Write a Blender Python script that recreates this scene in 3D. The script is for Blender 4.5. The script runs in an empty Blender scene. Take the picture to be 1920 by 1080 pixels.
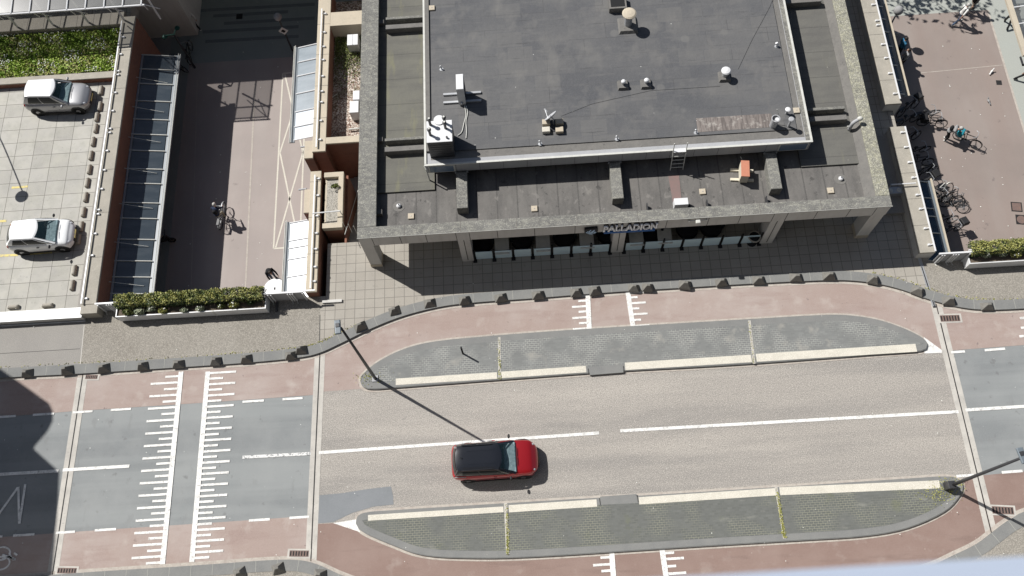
import bpy, bmesh, math, random
from math import sin, cos, pi, radians
from mathutils import Vector, Matrix
random.seed(7)
sc = bpy.context.scene
# ---------------------------------------------------------------- camera
CH = 42.0
RR = ((0.997983, -0.04609, -0.043647), (-0.059006, -0.927081, -0.370187), (-0.023403, 0.372016, -0.927931))
FPX = 1663.14
cam = bpy.data.cameras.new('camera'); camo = bpy.data.objects.new('camera', cam)
sc.collection.objects.link(camo)
m = Matrix(((RR[0][0], -RR[1][0], -RR[2][0], 0), (RR[0][1], -RR[1][1], -RR[2][1], 0), (RR[0][2], -RR[1][2], -RR[2][2], CH), (0, 0, 0, 1)))
camo.matrix_world = m
cam.sensor_width = 36.0; cam.lens = FPX / 1920 * 36.0
cam.clip_start = 0.05; cam.clip_end = 3000
cam.dof.use_dof = True; cam.dof.focus_distance = 43.0; cam.dof.aperture_fstop = 6.0
sc.camera = camo
# ---------------------------------------------------------------- sky and sun
EL = radians(48.8); AZ = math.atan2(-0.838, 0.545)
w = bpy.data.worlds.new('World'); sc.world = w; w.use_nodes = True
nt = w.node_tree; sky = nt.nodes.new('ShaderNodeTexSky'); sky.sky_type = 'NISHITA'
sky.sun_disc = False; sky.sun_elevation = EL; sky.sun_rotation = AZ
bg = nt.nodes['Background']; nt.links.new(sky.outputs[0], bg.inputs[0]); bg.inputs[1].default_value = 0.05
sd = bpy.data.lights.new('sun', 'SUN'); sd.energy = 5.0; sd.angle = radians(0.5); sd.color = (1, .972, .935)
so = bpy.data.objects.new('sun', sd); sc.collection.objects.link(so)
so.rotation_euler = Vector((-.838 * cos(EL), .545 * cos(EL), sin(EL))).to_track_quat('Z', 'Y').to_euler()
so.location = (-30, 20, 60)
sc.view_settings.view_transform = 'Standard'; sc.view_settings.look = 'None'
sc.view_settings.exposure = 0.33; sc.view_settings.gamma = 1.0

def P(x, y, z=0.0):
    """point of the photograph -> the place it stands at, at height z (metres)"""
    d = Vector((x - 960, y - 540, FPX))
    r = Vector([sum(RR[i][j] * d[i] for i in range(3)) for j in range(3)])
    t = (z - CH) / r[2]
    return Vector((r[0] * t, r[1] * t, z))
def PX(pts, z=0.0): return [tuple(P(a, b, z)[:2]) for a, b in pts]

# ---------------------------------------------------------------- materials
def mat(name, base, layers=(), rough=.88, metal=0, spec=.3, bump=0, bscale=30, coord='xy', alpha=None, coat=0, emit=None):
    m = bpy.data.materials.new(name); m.use_nodes = True; t = m.node_tree; N = t.nodes; L = t.links
    b = N['Principled BSDF']; b.inputs['Roughness'].default_value = rough; b.inputs['Metallic'].default_value = metal
    b.inputs['Specular IOR Level'].default_value = spec; b.inputs['Coat Weight'].default_value = coat
    tc = N.new('ShaderNodeTexCoord'); vec = tc.outputs['Object']
    if coord != 'xy':
        s = N.new('ShaderNodeSeparateXYZ'); c = N.new('ShaderNodeCombineXYZ'); L.new(vec, s.inputs[0])
        a = {'yz': (1, 2, 0), 'xz': (0, 2, 1)}[coord]
        for i in range(3): L.new(s.outputs[a[i]], c.inputs[i])
        vec = c.outputs[0]
    col = None; first = (*base, 1)
    for ly in layers:
        kind, scale, lo, hi, c, fac = ly[:6]
        v = vec
        if isinstance(scale, tuple) and kind != 't' and kind != 'r':
            mp = N.new('ShaderNodeMapping'); L.new(v, mp.inputs[0]); mp.inputs['Scale'].default_value = scale; v = mp.outputs[0]; sv = 1
        else: sv = scale
        if kind == 'n':
            x = N.new('ShaderNodeTexNoise'); x.inputs['Scale'].default_value = sv; x.inputs['Detail'].default_value = ly[6] if len(ly) > 6 else 5
            x.inputs['Roughness'].default_value = .6; L.new(v, x.inputs['Vector']); o = x.outputs['Fac']
        elif kind == 'v':
            x = N.new('ShaderNodeTexVoronoi'); x.inputs['Scale'].default_value = sv; L.new(v, x.inputs['Vector']); o = x.outputs['Distance']
        elif kind == 'c':
            x = N.new('ShaderNodeTexVoronoi'); x.inputs['Scale'].default_value = sv; L.new(v, x.inputs['Vector'])
            q = N.new('ShaderNodeSeparateColor'); L.new(x.outputs['Color'], q.inputs[0]); o = q.outputs[0]
        elif kind in 'tr':
            x = N.new('ShaderNodeTexBrick'); x.inputs['Scale'].default_value = 1; x.inputs['Brick Width'].default_value = scale[0]
            x.inputs['Row Height'].default_value = scale[1]; x.inputs['Mortar Size'].default_value = scale[2]; x.offset = scale[3]
            x.inputs['Mortar Smooth'].default_value = 0.1
            x.inputs['Color1'].default_value = (0, 0, 0, 1); x.inputs['Color2'].default_value = (1, 1, 1, 1); x.inputs['Mortar'].default_value = (.5, .5, .5, 1)
            mp = N.new('ShaderNodeMapping'); L.new(v, mp.inputs[0]); mp.inputs['Rotation'].default_value = (0, 0, scale[4] if len(scale) > 4 else 0)
            if len(scale) > 5: mp.inputs['Location'].default_value = (scale[5], scale[6], 0)
            L.new(mp.outputs[0], x.inputs['Vector']); o = x.outputs['Fac' if kind == 't' else 'Color']
        mr = N.new('ShaderNodeMapRange'); mr.inputs['From Min'].default_value = lo; mr.inputs['From Max'].default_value = hi
        mr.inputs['To Min'].default_value = 0; mr.inputs['To Max'].default_value = fac; mr.clamp = True
        L.new(o, mr.inputs['Value'])
        if len(ly) > 7 and ly[7]:
            # masked by a second, coarser noise so that the layer comes and goes
            y = N.new('ShaderNodeTexNoise'); y.inputs['Scale'].default_value = ly[7]; y.inputs['Detail'].default_value = 3; L.new(vec, y.inputs['Vector'])
            m2 = N.new('ShaderNodeMapRange'); m2.inputs['From Min'].default_value = .42; m2.inputs['From Max'].default_value = .6; L.new(y.outputs['Fac'], m2.inputs['Value'])
            mu = N.new('ShaderNodeMath'); mu.operation = 'MULTIPLY'; L.new(mr.outputs[0], mu.inputs[0]); L.new(m2.outputs[0], mu.inputs[1]); fo = mu.outputs[0]
        else: fo = mr.outputs[0]
        mx = N.new('ShaderNodeMix'); mx.data_type = 'RGBA'; L.new(fo, mx.inputs[0])
        if col is None: mx.inputs[6].default_value = first
        else: L.new(col, mx.inputs[6])
        mx.inputs[7].default_value = (*c, 1); col = mx.outputs[2]
    if col is None: b.inputs['Base Color'].default_value = first
    else: L.new(col, b.inputs['Base Color'])
    if bump:
        x = N.new('ShaderNodeTexNoise'); x.inputs['Scale'].default_value = bscale; x.inputs['Detail'].default_value = 4; L.new(vec, x.inputs['Vector'])
        bp = N.new('ShaderNodeBump'); bp.inputs['Strength'].default_value = bump; bp.inputs['Distance'].default_value = .02
        L.new(x.outputs['Fac'], bp.inputs['Height']); L.new(bp.outputs[0], b.inputs['Normal'])
    if alpha is not None: b.inputs['Alpha'].default_value = alpha
    if emit: b.inputs['Emission Color'].default_value = (*emit[:3], 1); b.inputs['Emission Strength'].default_value = emit[3]
    return m
def g(v, r=0, b=0): return (v * (1 + r), v, v * (1 + b))
M = {}
DK = (.03, .03, .03)
M['asphalt'] = mat('grey asphalt', (.218, .232, .232), [('n', (.03, .7, 1), .42, .58, (.158, .17, .174), .9, 4), ('n', (1.5, .6, 1), .62, .67, (.15, .155, .155), .5), ('n', .5, .4, .7, (.262, .272, .268), .6), ('n', 28, .3, .75, (.27, .275, .27), .5, 2), ('n', 22, .3, .46, (.13, .135, .14), .0), ('v', 2.2, .05, .0, (.5, .5, .48), .8), ('n', 2.3, .63, .70, (.13, .13, .13), .55)], bump=.25)
M['beige'] = mat('worn beige chip seal', (.32, .297, .268), [('n', (.022, .5, 1), .42, .58, (.222, .21, .196), .75, 3), ('n', (.1, .7, 1), .48, .68, (.40, .37, .33), .65, 4), ('n', (1.2, 2.2, 1), .5, .75, (.26, .245, .225), .3), ('n', 21, .44, .64, (.16, .153, .142), .6, 1), ('n', 26, .54, .70, (.55, .515, .46), .6, 1), ('v', 1.3, .04, .0, (.6, .58, .54), .8), ('n', 1.9, .68, .73, (.1, .1, .1), .4)], bump=.35)
M['redpath'] = mat('faded red asphalt', (.285, .222, .195), [('n', .3, .42, .66, (.345, .295, .27), .9), ('n', (.3, 1.6, 1), .5, .7, (.235, .17, .15), .65), ('n', 1.1, .55, .72, (.41, .37, .335), .55), ('n', 26, .35, .8, (.40, .33, .30), .45, 2), ('v', 1.7, .035, .0, (.62, .58, .53), .8), ('n', 3.1, .66, .72, (.13, .1, .1), .6)], bump=.2)
M['redsouth'] = mat('red asphalt', (.205, .142, .120), [('n', .35, .42, .66, (.25, .185, .16), .85), ('n', (.3, 2, 1), .55, .7, (.15, .105, .09), .6), ('n', 1.2, .58, .72, (.31, .26, .23), .5), ('n', 26, .35, .8, (.28, .21, .185), .4, 2), ('v', 1.5, .04, .0, (.62, .58, .52), .9)], bump=.2)
M['pavement'] = mat('aggregate pavement', (.232, .217, .19), [('n', .4, .38, .66, (.19, .175, .15), .85), ('n', 20, .42, .66, (.38, .355, .31), .6, 1), ('n', 16, .52, .68, (.14, .13, .115), .5, 1), ('v', 3.2, .08, .0, (.62, .6, .52), .8), ('v', 7, .11, .0, (.6, .57, .48), .8, 0, .7), ('n', 2.2, .64, .72, (.17, .155, .13), .5)], bump=.3)
M['pavegrey'] = mat('grey asphalt pavement', (.225, .215, .2), [('n', .6, .35, .7, (.26, .25, .23), .8), ('n', 24, .4, .66, (.33, .31, .28), .5, 1), ('v', 3, .05, .0, (.55, .53, .48), .8)], bump=.3)
M['tiles'] = mat('concrete paving slabs', (.33, .31, .272), [('r', (.505, .505, .012, 0), 0, 1, (.27, .25, .215), .6), ('n', .8, .35, .75, (.245, .227, .2), .7), ('n', 25, .35, .75, (.4, .375, .33), .35, 2), ('t', (.505, .505, .014, 0), .0, 1, (.12, .11, .1), .8), ('n', 3.5, .62, .72, (.17, .16, .14), .4), ('v', 2.5, .03, .0, (.6, .58, .5), .8)], bump=.2)
M['slabs'] = mat('large parking slabs', (.41, .40, .37), [('r', (1.04, .86, .014, 0, 0.0, .3, .2), 0, 1, (.27, .262, .245), .8), ('n', .9, .35, .75, (.42, .41, .34), .5), ('n', 1.6, .45, .75, (.27, .27, .24), .7), ('n', 25, .3, .75, (.45, .43, .39), .3, 2), ('t', (1.04, .86, .014, 0, 0.0, .3, .2), 0, 1, (.1, .095, .085), .85), ('n', 6, .62, .7, (.2, .2, .18), .4)], bump=.15)
M['kerb'] = mat('dark concrete kerb', (.155, .158, .155), [('n', 1.3, .35, .7, (.2, .2, .19), .8), ('n', 20, .3, .75, (.24, .24, .23), .4, 2), ('v', 1.6, .03, .0, (.7, .7, .7), .8)], bump=.2)
M['kerbjoint'] = mat('kerb joint mortar', (.3, .3, .27))
M['block'] = mat('dark concrete block', (.135, .13, .118), [('n', 5, .35, .7, (.19, .185, .165), .8), ('n', 30, .4, .7, (.24, .23, .21), .4, 2)], bump=.4)
M['brickpave'] = mat('grey brick paving', (.165, .17, .165), [('r', (.21, .105, .012, .5), 0, 1, (.21, .216, .208), .8), ('n', .7, .35, .7, (.135, .138, .135), .6), ('t', (.21, .105, .0085, .5), 0, 1, (.40, .40, .365), .8, 0, .9), ('n', 1.2, .58, .7, (.3, .29, .26), .6), ('v', 1.9, .05, 0, (.6, .6, .56), .8)], bump=.3)
M['brickpave2'] = mat('mossy grey brick paving', (.112, .116, .108), [('r', (.21, .105, .012, .5), 0, 1, (.145, .15, .14), .8), ('n', .7, .35, .7, (.09, .093, .088), .6), ('t', (.21, .105, .0085, .5), 0, 1, (.29, .295, .21), .7, 0, .7), ('n', (.8, 2, 1), .60, .72, (.24, .24, .21), .5), ('n', .9, .6, .75, (.14, .15, .08), .5), ('v', 1.9, .05, 0, (.6, .6, .56), .8)], bump=.3)
M['band'] = mat('pale stone band', (.53, .5, .43), [('n', 1.5, .4, .7, (.42, .4, .34), .7), ('n', 24, .45, .7, (.68, .66, .58), .6, 1), ('n', 16, .3, .45, (.3, .28, .24), .0)], bump=.3)
M['paint'] = mat('worn road paint', (.70, .695, .665), [('n', 3, .46, .62, (.52, .515, .495), .7), ('n', 11, .56, .64, (.33, .325, .315), .75, 4), ('n', 30, .6, .7, (.3, .3, .3), .5, 2)], rough=.7)
M['wornpaint'] = mat('badly worn road paint', (.66, .66, .64), [('n', 9, .52, .58, (.24, .245, .245), 1), ('n', 30, .5, .6, (.3, .3, .3), .5, 2)], rough=.7)
M['yellow'] = mat('faded yellow paint', (.62, .52, .2), [('n', 8, .48, .62, (.38, .35, .28), .8)])
M['jointstrip'] = mat('concrete joint strip', (.46, .44, .40), [('n', 1.5, .4, .7, (.34, .325, .30), .8), ('n', 14, .6, .7, (.2, .19, .18), .6)])
M['rubber'] = mat('black rubber', (.025, .025, .025), rough=.7)
M['patch'] = mat('fresh asphalt patch', (.17, .182, .19), [('n', 1, .35, .7, (.2, .21, .22), .8), ('n', 28, .4, .8, (.25, .26, .27), .4, 2)])
M['dust'] = mat('gritty gutter', (.40, .365, .32), [('n', 4, .4, .65, (.3, .26, .23), .8), ('n', 25, .5, .7, (.5, .47, .42), .5, 1)])
M['grate'] = mat('rusty gully grate', (.14, .1, .09), [('n', 9, .4, .7, (.2, .13, .1), .7)], rough=.7)
M['gratedark'] = mat('gully slot', (.02, .02, .02))
M['passage'] = mat('brownish passage asphalt', (.305, .264, .245), [('n', (.7, .12, 1), .38, .65, (.34, .302, .28), .8), ('n', .3, .4, .7, (.262, .233, .218), .7), ('n', 24, .35, .75, (.36, .325, .305), .3, 2), ('v', 1.1, .03, .0, (.7, .68, .64), .9), ('n', 1.9, .68, .73, (.14, .12, .115), .4)], bump=.15)
M['passager'] = mat('brown passage asphalt', (.24, .195, .172), [('n', (.7, .12, 1), .38, .65, (.26, .225, .203), .8), ('n', .3, .4, .7, (.2, .168, .15), .7), ('n', 24, .35, .75, (.28, .24, .22), .3, 2), ('v', 1.1, .03, .0, (.7, .68, .64), .9), ('n', 1.9, .66, .72, (.12, .1, .095), .5)], bump=.15)
M['teal'] = mat('grey green paving strip', (.20, .225, .215), [('n', .5, .35, .7, (.235, .26, .245), .8), ('n', 20, .35, .75, (.28, .3, .28), .3, 2), ('v', .9, .03, .0, (.6, .6, .58), .9)])
M['plazagrey'] = mat('grey plaza paving', (.31, .32, .29), [('n', .5, .35, .7, (.30, .32, .295), .8), ('n', 20, .35, .75, (.42, .43, .4), .4, 2)])
M['stripe'] = mat('dark paving stripe', (.13, .145, .15), [('n', 2, .35, .7, (.16, .17, .17), .8)])
M['lamphead'] = mat('blue grey lamp housing', (.13, .155, .175), rough=.4, spec=.5)
M['sunlitsilver'] = mat('silver roof with sun in the colour', (.62, .63, .64), rough=.3, spec=.5, coat=.5)  # lighter copy of the silver paint: sunlight on the roof put into the colour
M['ground'] = mat('ground', (.25, .25, .24), [('n', .2, .35, .7, (.3, .29, .27), .8)])
M['conc'] = mat('precast concrete', (.52, .51, .485), [('n', .8, .35, .7, (.45, .44, .415), .8), ('n', (3, 3, .4), .5, .75, (.33, .315, .29), .5), ('n', 22, .35, .75, (.56, .54, .5), .3, 2)], bump=.1)
M['concjoint'] = mat('panel joint', (.05, .05, .048))
M['parapet'] = mat('lichened concrete coping', (.16, .158, .146), [('n', 1.3, .38, .62, (.115, .113, .106), .85), ('n', (4, 7, 4), .48, .70, (.27, .265, .225), .8, 8), ('n', 17, .54, .7, (.38, .372, .32), .55, 4), ('n', 9, .62, .7, (.07, .07, .065), .5, 6), ('n', 23, .6, .7, (.5, .49, .43), .45, 1)], bump=.4)
M['parapety'] = mat('yellow lichened concrete coping', (.2, .195, .165), [('n', 1.3, .38, .62, (.14, .137, .118), .8), ('n', 5, .45, .75, (.36, .35, .24), .8, 8), ('n', 15, .52, .68, (.46, .45, .33), .6, 4), ('n', 9, .62, .7, (.09, .09, .07), .5, 6), ('n', 23, .57, .67, (.62, .6, .5), .6, 1)], bump=.4)
M['roofup'] = mat('upper bitumen roof', (.083, .085, .09), [('n', (.3, .6, 1), .40, .64, (.112, .111, .11), .9), ('n', .22, .42, .62, (.062, .065, .072), .85), ('r', (3.1, .92, .02, .37), 0, 1, (.108, .107, .106), .45), ('r', (1.3, .92, .02, .61, 0, .4, .2), .7, .9, (.125, .122, .117), .5), ('n', (.8, 3.5, 1), .54, .7, (.125, .123, .12), .5), ('n', (.6, 8, 1), .63, .67, (.05, .051, .053), .5), ('t', (3.1, .92, .02, .37), 0, 1, (.05, .05, .052), .55, 0, .6), ('n', (.9, .7, 1), .53, .72, (.15, .145, .136), .6), ('n', 24, .4, .8, (.145, .145, .145), .4, 2), ('v', 1.0, .035, .0, (.7, .7, .66), .9), ('v', .45, .12, .08, (.15, .147, .14), .5)], rough=.72, bump=.8, bscale=3)
M['rooflow'] = mat('front bitumen roof', (.118, .112, .105), [('n', .8, .35, .7, (.15, .143, .133), .9), ('n', (1.6, .5, 1), .45, .62, (.085, .082, .078), .7), ('t', (1.0, 40, .035, 0), 0, 1, (.065, .063, .06), .75), ('n', (2.4, 1.6, 1), .60, .66, (.2, .19, .175), .6), ('n', 2.6, .62, .66, (.045, .044, .042), .7), ('n', 24, .4, .8, (.19, .182, .172), .35, 2)], rough=.85, bump=.7, bscale=5)
M['roofside'] = mat('side bitumen roof', (.108, .106, .097), [('n', .5, .35, .7, (.14, .137, .12), .9), ('n', (.4, 2, 1), .45, .68, (.088, .086, .081), .7), ('t', (40, 1.55, .025, 0), 0, 1, (.06, .058, .055), .6), ('n', (2.5, .3, 1), .6, .75, (.18, .175, .12), .4), ('n', 24, .4, .8, (.17, .165, .155), .35, 2), ('v', .8, .03, .0, (.7, .7, .6), .9)], rough=.85, bump=.6, bscale=5)
M['roofgreen'] = mat('mossy bitumen roof', (.112, .11, .096), [('n', .5, .35, .7, (.145, .142, .118), .9), ('n', (.4, 2, 1), .45, .68, (.088, .086, .08), .7), ('t', (40, 1.55, .025, 0), 0, 1, (.06, .058, .052), .6), ('n', (1.6, .35, 1), .54, .72, (.2, .195, .105), .6), ('n', 24, .4, .8, (.17, .165, .15), .35, 2), ('v', .8, .03, .0, (.7, .7, .6), .9)], rough=.85, bump=.6, bscale=5)
M['ridge'] = mat('upstand bitumen', (.13, .126, .118), [('n', 2.5, .35, .7, (.17, .163, .15), .9), ('n', 7, .6, .7, (.06, .057, .053), .6), ('n', 24, .4, .8, (.2, .19, .18), .4, 2)], bump=.6, bscale=7)
M['gravelridge'] = mat('ribbed grit patch', (.2, .175, .16), [('n', (14, 1.2, 1), .42, .58, (.105, .092, .085), .85, 2), ('n', 4, .55, .68, (.36, .34, .31), .7), ('v', 2.6, .06, .0, (.8, .78, .74), .9)], bump=.5)
M['fascia'] = mat('light grey fascia', (.36, .365, .375), [('n', .8, .35, .7, (.3, .305, .315), .8), ('n', (6, 6, .7), .55, .75, (.24, .24, .245), .6)])
M['trim'] = mat('pale metal trim', (.56, .56, .52), [('n', 3, .35, .7, (.42, .42, .39), .8)], rough=.5)
M['whitemetal'] = mat('white painted metal', (.64, .645, .65), [('n', 1.5, .4, .75, (.52, .52, .51), .7)], rough=.45, spec=.5)
M['greymetal'] = mat('galvanised metal', (.42, .43, .44), [('n', 2, .35, .7, (.33, .34, .35), .8)], rough=.45, metal=.4)
M['darkmetal'] = mat('dark painted metal', (.03, .031, .034), [('n', 4, .35, .7, (.045, .045, .048), .8)], rough=.45, spec=.5)
M['black'] = mat('matt black', (.012, .012, .013), rough=.8)
M['brick'] = mat('red brown brick', (.215, .095, .062), [('r', (.22, .07, .008, .5), 0, 1, (.15, .06, .042), .7), ('t', (.22, .07, .007, .5), 0, 1, (.2, .16, .13), .8), ('n', .6, .35, .7, (.26, .12, .08), .6)], coord='yz', bump=.3)
M['brickx'] = mat('red brown brick course', (.215, .095, .062), [('r', (.22, .07, .008, .5), 0, 1, (.15, .06, .042), .7), ('t', (.22, .07, .007, .5), 0, 1, (.2, .16, .13), .8), ('n', .6, .35, .7, (.26, .12, .08), .6)], coord='xz', bump=.3)
M['coping'] = mat('weathered coping stone', (.325, .30, .255), [('n', 1.5, .35, .7, (.25, .235, .2), .8), ('n', 5, .55, .7, (.4, .38, .32), .5), ('n', 24, .4, .7, (.42, .4, .35), .4, 2), ('v', 3, .05, .0, (.6, .6, .55), .8)], bump=.3)
M['copingw'] = mat('warm coping stone', (.46, .40, .31), [('n', 1.5, .35, .7, (.37, .33, .26), .8), ('n', 5, .58, .7, (.3, .27, .21), .5), ('n', 24, .4, .7, (.5, .46, .38), .4, 2)], bump=.3)
M['copingjoint'] = mat('coping joint', (.12, .11, .1))
M['glassdark'] = mat('dark canopy glass', (.042, .054, .066), [('n', (.5, 2.2, 1), .45, .75, (.075, .088, .10), .8)], rough=.12, spec=.6, alpha=.95)
M['glassblue'] = mat('blue dark canopy glass', (.012, .028, .048), [('n', (.6, 3, 1), .45, .8, (.03, .06, .085), .8)], rough=.12, spec=.6, alpha=.93)
M['glasswhite'] = mat('frosted canopy glass', (.44, .49, .545), [('n', (.6, 2.5, 1), .35, .7, (.35, .4, .455), .8)], rough=.25, spec=.5, alpha=.93)
M['glasshalf'] = mat('dusty canopy glass', (.29, .335, .37), [('n', (.6, 2.5, 1), .35, .7, (.2, .24, .27), .8)], rough=.2, spec=.5, alpha=.8)
M['glassgrey'] = mat('tinted canopy glass', (.14, .145, .145), [('n', (.9, 1.2, 1), .35, .7, (.2, .205, .2), .8)], rough=.2, spec=.5, alpha=.38)
M['screen'] = mat('screen glass in reflected sky colour', (.66, .82, .88), [('n', (1, 1, 1), .35, .7, (.55, .72, .8), .8)], rough=.2, spec=.7, alpha=.95)  # the sky's reflection in the glass is put into this pale colour
M['window'] = mat('dark window glass', (.02, .025, .032), rough=.08, spec=.8)
M['windowblue'] = mat('blue reflecting window glass', (.13, .18, .25), rough=.15, spec=.8)
M['interior'] = mat('dark interior and recess shade', (.03, .028, .027))
M['soil'] = mat('gravel bed', (.22, .14, .11), [('c', 13, .3, .7, (.42, .36, .3), .9), ('c', 17, .7, .8, (.6, .56, .5), .9), ('n', 1.3, .5, .65, (.12, .11, .06), .8), ('c', 19, .3, .2, (.06, .04, .03), .8)], bump=.8)
M['gravel'] = mat('grey gravel', (.27, .255, .22), [('c', 24, .3, .7, (.4, .38, .34), .8), ('c', 20, .3, .2, (.1, .095, .085), .6)], bump=.5)
M['soilbase'] = mat('grass soil', (.13, .14, .06), [('n', 2, .35, .65, (.2, .19, .09), .8)])
M['lens'] = mat('lamp glass', (.6, .6, .58), rough=.2)
M['cream'] = mat('cream painted box', (.6, .56, .45), [('n', 4, .35, .7, (.5, .46, .38), .6)])
M['orange'] = mat('orange roof sheet', (.46, .19, .12), [('n', 8, .4, .7, (.38, .17, .11), .6)], rough=.6)
M['pink'] = mat('pink stained bitumen', (.2, .135, .125), [('n', 2, .4, .65, (.16, .13, .12), .8)])
M['mossyel'] = mat('yellow stained bitumen', (.24, .22, .11), [('n', 6, .4, .65, (.16, .15, .1), .9)])
M['red'] = mat('metallic red paint', (.36, .010, .014), rough=.3, spec=.5, metal=.45, coat=1)
M['silver'] = mat('silver paint', (.36, .362, .37), rough=.32, spec=.5, metal=.4, coat=.5)
M['white'] = mat('white car paint', (.80, .81, .81), rough=.32, spec=.5, coat=.5)
M['blackcar'] = mat('gloss black paint', (.012, .013, .016), rough=.18, spec=.5, coat=.6)
M['carglass'] = mat('car glass', (.03, .06, .07), rough=.04, spec=.7, alpha=.3)
M['sideglass'] = mat('car side glass', (.012, .014, .016), rough=.12, spec=.25)
M['cardark'] = mat('car interior', (.02, .025, .03))
M['cardash'] = mat('car dashboard', (.26, .36, .38), [('n', 9, .35, .7, (.1, .15, .17), .8)])
M['seatcloth'] = mat('car seat', (.07, .08, .09))
M['headlamp'] = mat('headlamp glass', (.55, .57, .6), rough=.12, spec=.8)
M['tail'] = mat('tail lamp', (.35, .01, .01), rough=.15)
M['tyre'] = mat('tyre rubber', (.018, .018, .018), rough=.8)
M['rim'] = mat('alloy rim', (.3, .3, .31), rough=.35, metal=.6)
M['plastic'] = mat('black plastic', (.02, .02, .021), rough=.6)
M['skin'] = mat('skin', (.42, .26, .19), rough=.6)
M['hairdark'] = mat('dark hair', (.02, .015, .012), rough=.6)
M['hairbrown'] = mat('brown hair', (.12, .06, .035), rough=.6)
M['hairgrey'] = mat('grey hair', (.4, .39, .37), rough=.6)
def cloth(n, c): M[n] = mat(n, c, [('n', 9, .35, .7, tuple(x * .75 for x in c), .7)], rough=.9)
cloth('white cloth', (.7, .7, .68)); cloth('black cloth', (.015, .015, .017)); cloth('navy cloth', (.02, .03, .06)); cloth('denim', (.07, .1, .16))
cloth('blue cloth', (.03, .13, .23)); cloth('grey cloth', (.28, .28, .28)); cloth('brown cloth', (.09, .055, .04)); cloth('khaki cloth', (.3, .28, .22))
cloth('teal cloth', (.02, .22, .28)); cloth('petrol cloth', (.008, .016, .02)); cloth('beige cloth', (.3, .24, .19))
M['leafa'] = mat('hedge leaves', (.10, .13, .035), [('c', 9, 0, 1, (.16, .17, .06), .9)], rough=.5)
M['leafb'] = mat('yellow green leaves', (.25, .265, .075), [('c', 9, 0, 1, (.36, .34, .12), .9)], rough=.5)
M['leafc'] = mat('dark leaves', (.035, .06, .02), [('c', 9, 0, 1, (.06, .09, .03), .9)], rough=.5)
M['leafd'] = mat('grey green leaves', (.25, .29, .2), [('c', 9, 0, 1, (.42, .44, .3), .9)], rough=.5)
M['grassa'] = mat('grass blades', (.15, .25, .025), [('n', .8, .35, .65, (.3, .4, .07), .9)], rough=.6)
M['petal'] = mat('white petals', (.75, .76, .7)); M['bark'] = mat('bark', (.1, .08, .06))
M['signblack'] = mat('black sign board', (.01, .011, .014), rough=.4); M['signwhite'] = mat('white sign letters', (.95, .96, .97), rough=.5)
M['signblue'] = mat('blue sign letters', (.03, .11, .32), rough=.4); M['signpale'] = mat('pale blue emblem', (.5, .66, .82), rough=.4)

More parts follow.
